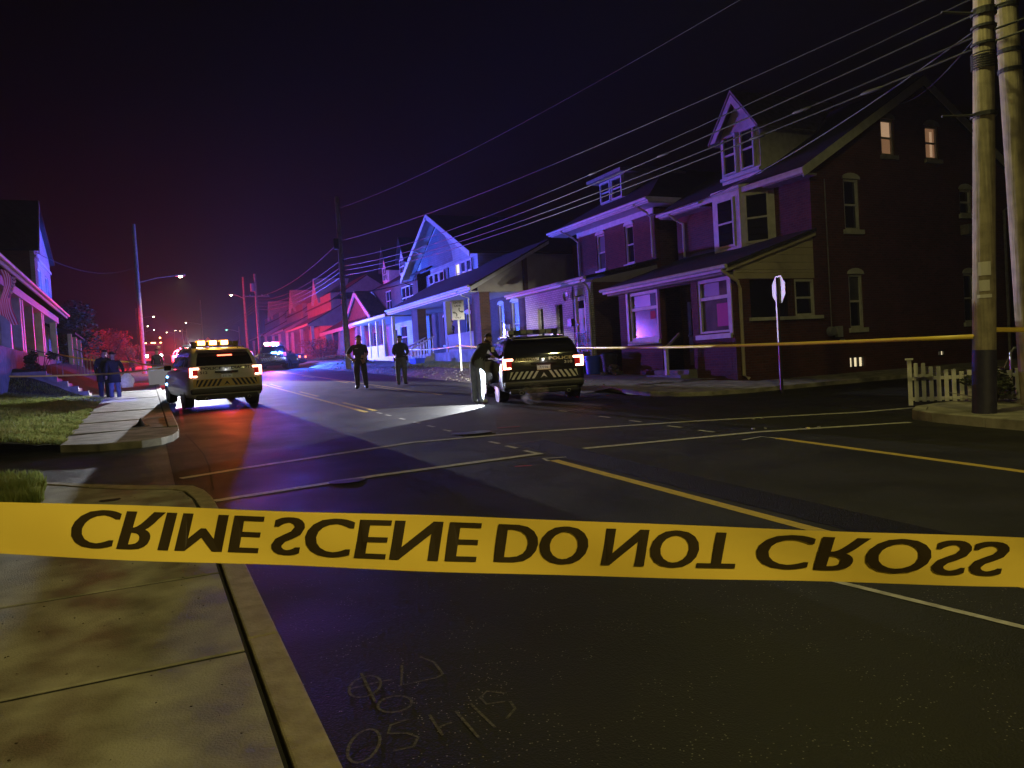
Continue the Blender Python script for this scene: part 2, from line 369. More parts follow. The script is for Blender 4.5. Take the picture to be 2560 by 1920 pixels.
# right sidewalk block at the near corner
sr = MB().sheet([(10.9,-14),(20,-14),(20,8.4),(11.2,8.4)], .12).build('sidewalk_corner', 'gap'); struct(sr)
ck = [(10.78,-14),(10.78,6.9),(10.84,7.75),(11.05,8.25),(11.5,8.52),(12.3,8.6),(40,8.6)]
ci = [(10.95,-14),(10.95,6.9),(11.0,7.65),(11.16,8.08),(11.55,8.33),(12.3,8.42),(40,8.42)]
for i in range(6):
    MB().slab([ck[i],ck[i+1],ci[i+1],ci[i]], -.05, .15).build('kerb_stone', 'concrete', sr, bevel=.015)
for a, b in ((-14,-6),(-6,-1),(-1,2.2),(2.2,5.2)):
    MB().slab([(10.96,a+.01),(13.4,a+.01),(13.4,b-.01),(10.96,b-.01)], 0, .15).build('slab', 'concrete', sr, bevel=.006)
MB().slab([(10.96,5.21),(13.4,5.21),(13.4,8.4),(12.3,8.41),(11.56,8.32),(11.17,8.07),(11.01,7.64),(10.96,6.9)], 0, .15).build('slab', 'concrete', sr, bevel=.006)

# rounded corner slab in front of the brick corner house, then the worn verge up the street
sh = MB().slab([(11.55,18.4),(11.18,16.6),(11.12,15.4),(11.35,14.55),(12.0,14.15),(12.9,14.0),(30,13.95),(30,15.9),(15.0,15.9),(14.6,17.2),(14.4,18.4)], -.02, .10).build('sidewalk_bend', 'concrete', None, bevel=.015); struct(sh)
def bank(x, y):
    k = min(1, max(0, (y-23)/6)); b = min(1, max(0, (x-10.6)/1.6))
    return .06+.06*b+k*b*.20
mb = MB(); nx, ny = 26, 90
def vf(u, v):
    x = 10.45+4.6*u; y = 17.5+62*v
    return (x+.05*math.sin(y*2.1)*(1-u)+random.uniform(-.03,.03), y, G(y)+bank(x,y)*min(1, u*6)+random.uniform(-.015,.02)*min(1,u*5)-.01)
mb.grid(vf, nx, ny)
struct(mb.build('verge', mat('worn_verge', (.10,.085,.055), .95, (.24,.22,.16), 1.3, .9, 18), smooth=True))
struct(MB().sheet([(15.0,15),(60,15),(60,120),(15.0,120)], .0).build('yards', 'dirt'))

# ------------------------------------------------------------------ painted markings
def mark(name, pts, wd, m, label, cat='road marking', group=None, o=.004):
    out = []
    for i in range(len(pts)-1):
        a = Vector(pts[i]); b = Vector(pts[i+1]); n = max(1, int((b-a).length/1.2))
        out += [tuple(a.lerp(b, k/n)) for k in range(n)]
    out.append(pts[-1])
    return tag(MB().strip(out, wd, o).build(name, m), label, cat, group)
struct(MB().strip([(5.14,10.2),(5.03,8),(5.02,4),(5.02,-12)], .52, .004).build('asphalt_patch', 'patch'))
mark('yellow_line', [(4.60,8.5),(4.58,5),(4.56,-14)], .125, 'yellow_paint', 'solid yellow line running under the near tape beside the dark asphalt patch')
mark('yellow_line', [(7.95,8.05),(7.95,-14)], .125, 'yellow_paint', 'solid yellow line at the right leading to the frame edge')
mark('yellow_line', [(4.52,17.3),(4.52,60),(4.52,150)], .12, 'yellow_paint', 'long yellow line passing right of the white police SUV')
for i, y in enumerate((17.5, 24, 31, 38, 46, 55, 66)):
    mark('yellow_dash', [(4.78,y),(4.78,y+3.2)], .12, 'yellow_paint', 'broken yellow dash right of the long yellow line', group='yellow dashes of the turning lane')
mark('yellow_line', [(7.68,20.8),(7.68,60),(7.68,150)], .12, 'yellow_paint', 'long yellow line running to the two standing officers')
for i, y in enumerate((24, 31, 38, 46, 55)):
    mark('yellow_dash', [(7.42,y),(7.42,y+3.)], .11, 'yellow_paint', 'broken yellow dash left of the officers\' yellow line', group='yellow dashes beside the officers')
mark('white_line', [(.3,10.42),(1.2,10.75),(3.7,11.5),(5.7,11.25),(8.4,10.5),(11.3,9.4),(14,8.95)], .13, 'white_paint', 'farther white crosswalk line across the street')
mark('white_line', [(.56,8.62),(2.4,8.95),(4.75,9.12)], .13, 'white_paint', 'nearer white crosswalk line left of the dark patch')
mark('white_line', [(5.4,9.10),(8.25,8.72),(10.6,7.95)], .12, 'white_paint', 'nearer white crosswalk line right of the dark patch')
for y in (17.0,16.3,15.3,14.35,13.55,12.7,12.0,10.7,10.1,9.5):
    mark('white_dash', [(4.68,y),(4.70,y-.32)], .07, 'white_paint', 'short white layout dash between the yellow lines through the crossing', group='short white dashes on the left')
for y in (14.0,12.4,11.4,10.3,9.5):
    mark('white_dash', [(7.75,y),(7.77,y-.34)], .07, 'white_paint', 'short white layout dash right of the crossing', group='short white dashes on the right')
mark('white_line', [(3.74,3.4),(4.1,1.6)], .05, 'white_paint', 'thin faint white line under the tape at right')
mark('paint_corner', [(7.5,8.25),(7.92,8.33),(7.95,8.05)], .05, 'white_paint', 'white bracket mark at the head of the right yellow line')
mark('paint_corner', [(4.52,8.5),(4.56,8.72),(4.85,8.62)], .05, 'white_paint', 'white bracket mark at the head of the near yellow line')
mark('paint_scrape', [(4.0,8.42),(4.2,8.34)], .04, mat('red_spray', (.45,.03,.03), .6), 'small red spray stroke on the asphalt left of the dark patch')
mark('paint_scrape', [(5.5,12.2),(5.9,12.1)], .04, bpy.data.materials['red_spray'], 'red spray stroke on the asphalt toward the black SUV')
for i, (x, y, n) in enumerate(((2.02,8.85,'left of the dark patch'),)):
    tag(MB().lathe([(0,.006),(.2,.006),(.22,.002)], (x,y,G(y)), k=20).build('manhole_cover', 'dark_metal'), 'small dark valve cover beside the nearer white line', 'manhole cover')
tag(MB().lathe([(0,.006),(.33,.006),(.35,.001)], (4.9,11.95,G(11.95)), k=24).build('manhole_cover', 'dark_metal'), 'round manhole cover beyond the farther white line', 'manhole cover')
# sealed cracks
for i, p in enumerate(([(3.0,12.2),(3.9,12.1),(4.6,11.6),(5.0,11.9),(5.8,12.0)], [(.60,15.9),(.66,14.2),(.71,12.6),(.69,11.2),(.64,10.2),(.60,9.3)], [(6.4,9.4),(7.2,8.1),(8.6,7.4),(10.4,6.6)], [(5.2,9.6),(5.9,9.2),(6.3,8.8)])):
    tag(MB().strip(p, .02, .003).build('road_crack', 'gap'), ['tarred crack curving round the manhole cover','tarred joint running along the left gutter past the driveway','hairline tarred crack across the right lane','short tarred crack between the crosswalk lines'][i], 'road crack')
# chalk scribbles on the asphalt by the kerb
def ring(cx, cy, ax, ay, rot=-.45, n=16, a0=0, a1=6.3):
    return [(cx+ax*math.cos(t)*math.cos(rot)-ay*math.sin(t)*math.sin(rot), cy+ax*math.cos(t)*math.sin(rot)+ay*math.sin(t)*math.cos(rot)) for t in [a0+(a1-a0)*k/n for k in range(n+1)]]
ch = thing('chalk_scribble', 'faint chalk letters and circles scrawled on the road by the kerb', 'chalk marks', (0,0,0))
ST = [ring(.82,3.49,.072,.11), [(.84,3.64),(.82,3.32)], [(.75,3.5),(.9,3.5)], [(.91,3.5),(.95,3.49)], [(1.04,3.62),(.97,3.41),(1.14,3.40),(1.18,3.42)], [(1.15,3.67),(1.19,3.57),(1.18,3.42)],
      ring(.89,3.25,.075,.075), ring(.68,2.98,.06,.125), [(.9,3.09),(.82,3.08),(.79,3.02),(.86,2.98),(.89,2.93),(.85,2.87),(.77,2.88)], [(.99,3.08),(.98,2.89)], [(.98,2.96),(1.05,2.97)],
      [(1.1,3.05),(1.1,2.8)], [(1.18,3.08),(1.19,2.84)], [(1.35,3.09),(1.29,3.15),(1.24,3.11),(1.24,3.04),(1.32,3.02)], [(1.34,3.01),(1.33,2.94),(1.26,2.88)]]
for st in ST: MB().strip(st, .013, .004).build('chalk_stroke', 'chalk', ch)
# ------------------------------------------------------------------ houses
def wall(parent, name, m, ax, c, a0, a1, z0, z1, holes=(), th=.22):
    """upright slab on plane x=c (ax 'x', runs in y) or y=c (ax 'y', runs in x) with rectangular openings; th goes inward"""
    A = sorted(set([a0, a1]+[h[k] for h in holes for k in (0,1)])); Z = sorted(set([z0, z1]+[h[k] for h in holes for k in (2,3)]))
    mb = MB()
    for i in range(len(A)-1):
        for j in range(len(Z)-1):
            ca, cz = (A[i]+A[i+1])/2, (Z[j]+Z[j+1])/2
            if any(h[0] < ca < h[1] and h[2] < cz < h[3] for h in holes): continue
            if ax == 'x': mb.box(min(c,c+th), max(c,c+th), A[i], A[i+1], Z[j], Z[j+1])
            else: mb.box(A[i], A[i+1], min(c,c+th), max(c,c+th), Z[j], Z[j+1])
    return mb.build(name, m, parent)
def P(ax, c, d, a, z): return (c+d, a, z) if ax == 'x' else (a, c+d, z)
def bx(mb, ax, c, d0, d1, a0, a1, z0, z1):
    d0, d1 = sorted((d0, d1))
    if ax == 'x': mb.box(c+d0, c+d1, a0, a1, z0, z1)
    else: mb.box(a0, a1, c+d0, c+d1, z0, z1)
    return mb
def window(parent, ax, c, a0, a1, z0, z1, frame='white_wood', glass=('glass','glass'), s=1, arch=False, sill=True, fw=.07, split=True, deep=.09, side_sill=.08, mull=0):
    """sash window set back in its opening; s = +1 when inward is +axis"""
    mb = MB(); i = s
    bx(mb, ax, c, i*(deep-.05), i*(deep+.06), a0, a0+fw, z0, z1); bx(mb, ax, c, i*(deep-.05), i*(deep+.06), a1-fw, a1, z0, z1)
    bx(mb, ax, c, i*(deep-.05), i*(deep+.06), a0+fw, a1-fw, z1-fw, z1); bx(mb, ax, c, i*(deep-.05), i*(deep+.06), a0+fw, a1-fw, z0, z0+fw)
    w = mb.build('window', frame, parent)
    zm = z0+(z1-z0)*.5
    sp = [(z0+fw, zm-.02), (zm+.02, z1-fw)] if split else [(z0+fw, z1-fw)]
    if split: bx(MB(), ax, c, i*(deep-.02), i*(deep+.05), a0+fw, a1-fw, zm-.03, zm+.03).build('meeting_rail', frame, w)
    for k in range(mull):
        am = a0+(a1-a0)*(k+1)/(mull+1)
        bx(MB(), ax, c, i*(deep-.03), i*(deep+.05), am-.035, am+.035, z0+fw, z1-fw).build('mullion', frame, w)
    for k, (p, q) in enumerate(sp):
        bx(MB(), ax, c, i*(deep+.02), i*(deep+.035), a0+fw, a1-fw, p, q).build('pane', glass[min(k, len(glass)-1)], w)
    if sill: bx(MB(), ax, c, -i*.09, i*(deep-.045), a0-side_sill, a1+side_sill, z0-.14, z0).build('sill', frame, w)
    if arch:
        am = (a0+a1)/2; hw = (a1-a0)/2+.05; pts = [P(ax, c, -i*.03, a0-.05, z1)]
        pts += [P(ax, c, -i*.03, am-hw*math.cos(t*math.pi/8), z1+.02+.17*math.sin(t*math.pi/8)) for t in range(9)]
        pts.append(P(ax, c, -i*.03, a1+.05, z1))
        MB().prism(pts, (i*.12,0,0) if ax == 'x' else (0,i*.12,0)).build('lintel', frame, w)
    return w
def roofslab(parent, name, m, pts, th=.12):
    """pts: 4 corners of the upper face, thickness downwards"""
    return MB().prism([(p[0],p[1],p[2]-th) for p in pts], (0,0,th)).build(name, m, parent)
def gutter(parent, p0, p1, m='white_wood', r=.06):
    return MB().tube([p0, p1], r, 8).build('gutter', m, parent)
def spout(parent, pts, m='white_wood', r=.045):
    return MB().tube(pts, r, 8).build('downspout', m, parent, smooth=True)

# ---- brick corner house
def corner_house():
    X0, XM, XB = 15.2, 18.4, 28.0; Y0, Y1 = 16.8, 23.2
    h = thing('brick_corner_house', 'dark red brick corner house with steep gable, bay window and enclosed porch', 'house', (20,18,G(18)-.1))
    zb = .35
    # side gable wall with its windows
    holes = [(19.82,20.50,5.08,6.66),(19.86,20.48,2.02,3.70),(25.40,26.05,5.72,6.58),(25.42,26.05,2.02,3.70),(19.76,20.44,.78,1.12),(23.95,24.36,.92,1.14),(21.62,22.24,7.50,8.66),(23.75,24.42,7.50,8.62)]
    lo = [q for q in holes if q[3] < 7]; hi = [q for q in holes if q[3] > 7]
    wall(h, 'side_wall', 'brick', 'y', Y0, XM, XB, zb, 7.0, lo)
    # gable above 7.0: triangle with two openings, cut into columns
    zr = lambda x: 7.0+(x-18.1)*.585 if x < 23.4 else 7.0+(28.7-x)*.585
    xs = sorted([XM,23.4,XB]+[q[k] for q in hi for k in (0,1)])
    mb = MB()
    for a, b in zip(xs, xs[1:]):
        hq = [q for q in hi if q[0] < (a+b)/2 < q[1]]
        zs = [(7.0, None)] if not hq else [(7.0, hq[0][2]), (hq[0][3], None)]
        for z0, z1 in zs:
            top = [(a,Y0,zr(a)),(b,Y0,zr(b))] if z1 is None else [(a,Y0,z1),(b,Y0,z1)]
            mb.prism([(b,Y0,z0),(a,Y0,z0)]+top, (0,.22,0))
    mb.build('gable_wall', 'brick', h)
    window(h, 'y', Y0, 19.82,20.50,5.08,6.66, arch=True); window(h, 'y', Y0, 19.86,20.48,2.02,3.70, arch=True, glass=('glass','glass_curtain'))
    window(h, 'y', Y0, 25.40,26.05,5.72,6.58, arch=True); window(h, 'y', Y0, 25.42,26.05,2.02,3.70, arch=True)
    window(h, 'y', Y0, 21.62,22.24,7.50,8.66, arch=True, frame='grey_wood', glass=('warm_low','warm')); window(h, 'y', Y0, 23.75,24.42,7.50,8.62, arch=True, frame='grey_wood', glass=('warm_low','warm_low')); MB().box(24.12,24.24,Y0+.105,Y0+.1085,7.62,8.45).build('curtain_gap', 'warm', h)
    b1 = window(h, 'y', Y0, 19.76,20.44,.78,1.12, frame='dark_metal', glass=('warm2',), split=False, sill=False, fw=.03, deep=.1, mull=2)
    window(h, 'y', Y0, 23.95,24.36,.92,1.14, frame='dark_metal', glass=('warm2',), split=False, sill=False, fw=.05, deep=.1, mull=1)
    # front wall above the porch and hidden core
    wall(h, 'front_wall', 'brick', 'x', XM, Y0+.22, Y1, zb, 6.95)
    MB().box(XM+.22, XB-.1, Y1-.22, Y1, zb, 6.95).build('party_wall', 'brick', h)
    MB().box(XB-.22, XB, Y0+.22, Y1-.22, zb, 6.9).build('rear_wall', 'brick', h)
    # canted bay
    q = [(18.42,18.22),(17.75,19.12),(17.75,20.42),(18.42,21.15)]
    by = MB()
    by.prism([(x,y,4.70) for x,y in q], (0,0,2.15)); bay = by.build('bay', 'white_wood', h)
    def facet(p, r, t0, t1, z0, z1):
        a = Vector(p).lerp(Vector(r), t0); b = Vector(p).lerp(Vector(r), t1); n = Vector((-(r[1]-p[1]), r[0]-p[0])).normalized()
        if n.x > 0: n = -n
        def quad(a, b, z0, z1, d0, d1):
            A, B = a+n*d0, b+n*d0
            return MB().prism([(A.x,A.y,z0),(B.x,B.y,z0),(B.x,B.y,z1),(A.x,A.y,z1)], (n.x*(d1-d0), n.y*(d1-d0), 0))
        quad(a, b, z0, z1, -.01, .05).build('window_frame', 'white_wood', bay)
        e = (b-a).normalized()*.07; zm = (z0+z1)/2
        quad(a+e, b-e, z0+.07, zm-.03, .04, .056).build('pane', 'glass', bay); quad(a+e, b-e, zm+.03, z1-.07, .04, .056).build('pane', 'glass', bay)
    facet((17.75,19.12),(17.75,20.42), .2, .82, 4.98, 6.58); facet((18.42,18.22),(17.75,19.12), .18, .86, 4.98, 6.58)
    for z in (4.72, 6.82):
        MB().prism([(x-.04 if x < 18 else x, y+(-.03 if y < 19.5 else .03), z) for x, y in q], (0,0,.09)).build('moulding', 'white_wood', bay)
    # main roof
    for nm, a, b, c2, d2 in (('roof_slope',17.85,23.4,6.86,10.12),('roof_slope',28.9,23.4,6.86,10.12)):
        roofslab(h, nm, 'roof', [(a,Y0-.28,c2),(b,Y0-.28,d2),(b,Y1+.3,d2),(a,Y1+.3,c2)], .1)
    for a, b, z0, z1 in ((17.82,23.4,6.84,10.10),(28.92,23.4,6.84,10.10)):
        MB().prism([(a,Y0-.315,z0-.30),(b,Y0-.315,z1-.30),(b,Y0-.315,z1),(a,Y0-.315,z0)], (0,.03,0)).build('bargeboard', 'white_wood', h)
    MB().box(17.80,17.86,Y0-.3,Y1+.3,6.66,6.83).build('fascia', 'white_wood', h)
    MB().box(17.86,18.4,Y0-.28,18.2,6.62,6.68).build('soffit', 'grey_wood', h); MB().box(17.86,18.4,21.2,Y1+.3,6.62,6.68).build('soffit', 'grey_wood', h)
    gutter(h, (17.76,21.1,6.78), (17.76,Y1+.35,6.76))
    spout(h, [(17.76,22.85,6.72),(18.0,22.8,6.5),(18.33,22.75,6.35),(18.33,22.75,5.1)])
    spout(h, [(28.7,Y0-.2,6.7),(28.2,Y0-.1,6.2),(27.7,Y0-.08,5.9),(27.7,Y0-.08,.5)], 'grey_wood')
    # steep dormer
    D = MB()
    yl, yr, xd = 18.98, 20.84, 18.62
    D.prism([(xd,yl,7.25),(xd,yr,7.25),(xd,yr,8.92),(xd,(yl+yr)/2,10.02),(xd,yl,8.92)], (3.6,0,0)); dm = D.build('dormer', 'white_wood', h)
    for sgn, ye in ((-1,18.72),(1,21.12)):
        ym = (yl+yr)/2
        MB().prism([(xd-.32,ye,8.72),(xd-.32,ym,10.22),(23.2,ym,10.22),(20.9,ye,8.72)], (0,0,.09)).build('dormer_roof', 'grey_wood', dm)
    MB().prism([(xd-.3,18.8,8.78),(xd-.3,(yl+yr)/2,10.16),(xd-.3,21.04,8.78),(xd-.3,20.8,8.78),(xd-.3,(yl+yr)/2,9.86),(xd-.3,19.04,8.78)], (.04,0,0)).build('dormer_bargeboard', 'white_wood', dm)
    window(dm, 'x', xd-.14, 19.16,19.80,7.58,8.92, deep=.08, fw=.06, sill=False); window(dm, 'x', xd-.14, 20.02,20.66,7.58,8.92, deep=.08, fw=.06, sill=False)
    MB().box(xd-.10,xd-.012,yl,yr,7.42,7.52).build('dormer_sill', 'white_wood', dm)
    # chimney
    MB().box(22.9,23.5,23.0,23.6,9.2,11.5).box(22.84,23.56,22.94,23.66,11.5,11.62).build('chimney', 'brick', h)
    # enclosed porch
    hp = [(20.36,21.98,2.06,3.70),(18.66,20.24,1.0,3.68),(16.98,18.36,2.10,3.70)]
    wall(h, 'porch_front_wall', 'brick', 'x', X0, Y0+.2, 22.6, zb, 3.72, hp)
    for a, b, up in ((20.36,21.98,.62),(16.98,18.36,.62)):
        w = window(h, 'x', X0, a, b, 2.06, 3.70, glass=('glass_curtain',), split=False, fw=.10, deep=.07)
        MB().box(X0+.03,X0+.12,a+.1,b-.1,3.08,3.18).build('transom', 'white_wood', w)
        MB().box(X0+.083,X0+.089,a+.5,b-.12,3.2,3.58).build('shade', 'shade', w)
    rz_ = MB().box(X0+.085,X0+.0885,20.62,20.9,2.75,3.02).build('red_patch', mat('red_patch',(.5,.02,.05),.8), h)  # flat red patch laid over the pane
    MB().box(X0+.085,X0+.0885,17.14,17.62,2.28,2.95).build('pink_patch', mat('pink_patch',(.55,.08,.32),.8), h)  # flat pink patch laid over the pane
    # dark doorway recess, door, steps, post
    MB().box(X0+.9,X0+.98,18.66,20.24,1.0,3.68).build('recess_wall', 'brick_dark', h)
    dr = MB().box(X0+.84,X0+.90,19.0,19.9,1.15,3.2).build('door', 'grey_wood', h)
    MB().box(X0+.82,X0+.845,19.2,19.7,2.1,3.0).build('door_pane', 'glass', dr); MB().cbox((X0+.8,19.82,2.1),(.06,.05,.05)).build('handle', 'metal', dr)
    MB().box(X0+.2,X0+.9,18.66,20.24,.6,1.0).build('threshold', 'stone', h)
    for k in range(3): MB().box(X0-.32*(3-k), X0-.001-.32*(2-k), 18.55,20.3,.5,.62+.14*(k+1)).build('step', 'stone', h)
    MB().box(14.62,14.72,19.3,19.4,.6,1.72).build('newel_post', 'white_wood', h)
    MB().prism([(14.60,19.31,1.66),(14.60,19.39,1.66),(15.2,19.39,2.12),(15.2,19.31,2.12)], (0,0,.08)).build('handrail', 'grey_wood', h)
    MB().box(X0-.04,X0+.24,16.86,16.98,2.0,3.72).build('corner_trim', 'white_wood', h); MB().box(X0-.04,X0+.24,22.0,22.12,2.0,3.72).build('corner_trim', 'white_wood', h)
    # porch side wall with opening, corner pier, sash at the back
    wall(h, 'porch_side_wall', 'brick', 'y', Y0, X0, XM, zb, 3.58, [(15.82,17.42,2.46,3.57),(17.56,18.36,2.46,3.56)], .2)
    bx(MB(), 'y', Y0, -.10, .06, 15.74, 18.62, 2.36, 2.46).build('porch_sill', 'white_wood', h)
    MB().box(15.82,17.42,Y0+.15,Y0+.17,2.46,3.57).build('dark_screen', 'glass', h)
    window(h, 'y', Y0, 17.56,18.36,2.46,3.56, sill=False, deep=.06)
    # tapering board end of the porch roof
    zt = lambda x: 3.98+(x-15.25)*.30
    zs = [3.58,3.76,3.84,4.06,4.28,4.50,4.72,4.94]
    for k, (a, b) in enumerate(zip(zs, zs[1:])):
        x0 = max(15.25, 15.25+(a-3.98)/.30); x0b = max(15.25, 15.25+(b-3.98)/.30)
        if x0 >= 18.36: continue
        poly = [(x0,Y0-.02,a+.006),(18.38,Y0-.02,a+.006),(18.38,Y0-.02,min(b,zt(18.38))-.002),(x0b,Y0-.02,b-.002)]
        MB().prism(poly, (0,.05,0)).build('board', 'cream', h)
    MB().prism([(14.95,Y0-.12,3.80),(18.42,Y0-.12,4.86),(18.42,Y0-.12,5.0),(14.95,Y0-.12,3.94)], (0,.1,0)).build('porch_bargeboard', 'cream', h)
    roofslab(h, 'porch_roof', 'roof', [(14.9,Y0-.18,4.0),(18.4,Y0-.18,5.08),(18.4,23.1,5.08),(14.9,23.1,4.0)], .1)
    MB().box(14.86,14.92,Y0-.15,23.1,3.80,3.97).build('porch_fascia', 'white_wood', h)
    MB().box(14.92,X0+.2,Y0+.1,22.9,3.72,3.79).build('porch_soffit', 'grey_wood', h)
    gutter(h, (14.80,Y0-.2,3.93), (14.80,23.15,3.93))
    spout(h, [(14.80,Y0+.0,3.86),(15.0,Y0-.1,3.66),(15.28,Y0-.12,3.5),(15.34,Y0-.12,3.3),(15.34,Y0-.12,.82),(15.46,Y0-.2,.72)], 'cream', .05)
    # wall fittings
    MB().lathe([(0,-.16),(.13,-.16),(.15,-.1),(.15,0)], (18.95,Y0,1.95), 'y', 16).build('meter', 'lens_off', h, smooth=True)
    MB().box(19.14,19.36,Y0-.15,Y0,1.76,2.1).build('meter_box', 'lens_off', h, bevel=.02)
    MB().lathe([(0,-.1),(.08,-.1),(.09,0)], (19.42,Y0,1.62), 'y', 14).build('vent_cap', 'lens_off', h)
    MB().tube([(18.98,Y0-.03,6.6),(19.0,Y0-.03,2.1)], .018, 6).build('conduit', 'grey_wood', h)
    MB().box(25.38,25.9,Y0-.3,Y0+.05,5.0,5.35).build('air_conditioner', 'grey_wood', h, bevel=.02)
    return h
corner_house()

# ---- painted-brick house with blue-lit door
def second_house():
    h = thing('painted_brick_house', 'brick house with pale painted brick porch front and white door', 'house', (20,27,G(27)))
    X0, XM, Y0, Y1 = 15.2, 18.2, 24.3, 30.1; zb = .6
    wall(h, 'porch_front_wall', 'brick_white', 'x', X0, 24.62, 29.9, zb, 4.42, [(24.86,25.66,1.85,4.18),(26.62,27.2,1.7,3.85),(28.28,28.8,1.9,3.82)], .2)
    MB().box(X0+.16,X0+.19,26.62,27.2,1.7,3.85).box(X0+.16,X0+.19,28.28,28.8,1.9,3.82).build('dark_pane', 'glass', h)
    for a, b, z0, z1 in ((26.62,27.2,1.7,3.85),(28.28,28.8,1.9,3.82)):
        MB().box(X0+.02,X0+.1,a,a+.05,z0,z1).box(X0+.02,X0+.1,b-.05,b,z0,z1).box(X0+.02,X0+.1,a+.05,b-.05,z1-.05,z1).build('window_frame', 'grey_wood', h)
    d = MB().box(X0+.06,X0+.12,24.94,25.58,1.87,3.96).build('door', 'white_wood', h)
    MB().box(X0+.05,X0+.059,25.06,25.46,3.5,3.8).build('door_pane', 'glass', d)
    MB().cbox((X0+.03,25.5,2.9),(.06,.05,.05)).build('handle', 'metal', d)
    MB().box(X0-.01,X0+.1,24.86,24.94,1.85,4.18).box(X0-.01,X0+.1,25.58,25.66,1.85,4.18).box(X0-.01,X0+.1,24.94,25.58,4.02,4.18).build('door_frame', 'white_wood', h)
    g = MB()
    for k in range(6): g.box(X0-.07,X0-.05,24.9+k*.14,24.92+k*.14,1.75,2.55)
    g.box(X0-.075,X0-.045,24.86,25.66,2.55,2.58).box(X0-.075,X0-.045,24.86,25.66,1.95,1.98)
    for k in range(5): g.lathe([(.045,-.006),(.055,-.006),(.055,.006),(.045,.006)], (X0-.06,24.98+k*.14,2.12), 'x', 10)
    g.build('iron_gate', 'dark_metal', h)
    for k in range(4): MB().box(X0-.3*(4-k), X0-.002-.3*(3-k), 24.75,25.8,.7,.95+.22*(k+1)).build('step', 'stone', h)
    MB().box(X0-.04,X0+.24,24.34,24.6,zb,4.42).build('porch_pier', 'brick_white', h)
    MB().box(X0-.12,X0-.045,25.8,26.1,2.85,3.15).build('letter_box', 'dark_metal', h)
    MB().lathe([(0,0),(.16,-.05),(.2,-.1)], (X0-.1,26.0,4.05), 'x', 14).build('satellite_dish', 'metal', h)
    MB().tube([(X0-.03,25.72,4.4),(X0-.03,25.74,1.9)], .02, 6).build('conduit', 'dark_metal', h)
    # side of porch
    wall(h, 'porch_side_wall', 'brick_dark', 'y', Y0, X0+.05, XM, zb, 4.42, (), .2)
    MB().prism([(X0,Y0-.03,4.40),(XM,Y0-.03,4.40),(XM,Y0-.03,5.05),(X0,Y0-.03,4.5)], (0,.06,0)).build('porch_end_board', 'stucco', h)
    roofslab(h, 'porch_roof', 'roof', [(14.85,Y0-.15,4.62),(18.2,Y0-.15,5.3),(18.2,31,5.3),(14.85,31,4.62)], .09)
    MB().box(14.81,14.86,Y0-.15,31,4.42,4.6).build('porch_fascia', 'white_wood', h)
    MB().box(14.86,X0+.1,Y0,30.6,4.42,4.47).build('porch_soffit', 'white_wood', h)
    gutter(h, (14.76,Y0-.18,4.56), (14.76,31,4.56)); spout(h, [(14.78,24.5,4.5),(15.05,24.45,4.3),(15.12,24.45,4.1),(15.12,24.45,1.0)])
    # upper storey
    wall(h, 'front_wall', 'brick', 'x', XM, Y0, Y1, zb, 7.25, [(25.75,26.35,5.34,6.92),(27.9,28.55,5.36,6.9)])
    for a, b, z in ((25.75,26.35,5.34),(27.9,28.55,5.36)): window(h, 'x', XM, a, b, z, 6.91, arch=True, glass=('glass','glass') if a < 27 else ('glass_curtain','shade'))
    wall(h, 'side_wall', 'brick_dark', 'y', Y0, XM+.22, 27, zb, 7.25); MB().box(26.8,27,Y0+.22,Y1,zb,7.25).box(XM+.22,26.8,Y1-.2,Y1,zb,7.25).build('rear_wall', 'brick_dark', h)
    # hipped roof with deep eaves
    e = [(17.45,Y0-.7,7.5),(27.7,Y0-.7,7.5),(27.7,31.4,7.5),(17.45,31.4,7.5)]; rd = [(21.2,27.4,9.75),(23.8,27.4,9.75)]
    MB().add(e+rd, [(0,1,5,4),(1,2,5),(2,3,4,5),(3,0,4),(3,2,1,0)]).build('roof', 'roof', h)
    MB().box(17.4,17.45,Y0-.72,31.42,7.34,7.52).box(17.45,27.7,Y0-.74,Y0-.7,7.34,7.52).build('fascia', 'white_wood', h)
    MB().box(17.46,18.3,Y0-.68,31.3,7.30,7.34).box(18.3,27,Y0-.68,Y0,7.30,7.34).build('soffit', 'white_wood', h)
    MB().box(XM-.06,XM-.004,Y0,Y1,7.06,7.28).build('frieze', 'white_wood', h)
    gutter(h, (17.34,Y0-.75,7.46), (17.34,31.42,7.46))
    spout(h, [(17.36,24.5,7.4),(17.9,24.4,7.1),(18.1,24.38,6.9),(18.1,24.38,5.35)]); spout(h, [(17.36,30.2,7.4),(17.9,30.0,7.05),(18.1,29.95,6.85),(18.1,29.95,5.3)])
    # low dormer with pyramid roof
    dm = MB().box(18.9,21.2,27.2,29.05,8.0,9.36).build('dormer', 'white_wood', h)
    window(dm, 'x', 18.9-.12, 27.28,28.08,8.38,9.3, deep=.07, fw=.07, sill=False); window(dm, 'x', 18.9-.12, 28.18,28.98,8.38,9.3, deep=.07, fw=.07, sill=False)
    e = [(18.45,26.8,9.36),(21.9,26.8,9.36),(21.9,29.5,9.36),(18.45,29.5,9.36)]
    MB().add(e+[(x,y,9.5) for x,y,_ in e]+[(20.2,28.1,10.0),(21.9,28.1,10.0)], [(3,2,1,0),(0,1,5,4),(1,2,6,5),(2,3,7,6),(3,0,4,7),(4,5,9,8),(6,7,8,9),(7,4,8),(5,6,9)]).build('dormer_roof', 'grey_wood', dm)
    # recessed link wall beyond with one pale window
    wall(h, 'recess_wall', 'brick_dark', 'x', 19.6, 30.1, 33.0, zb, 7.2, [(31.6,32.4,5.2,6.9)]); window(h, 'x', 19.6, 31.6,32.4,5.2,6.9, glass=('glass','shade'))
    return h
second_house()

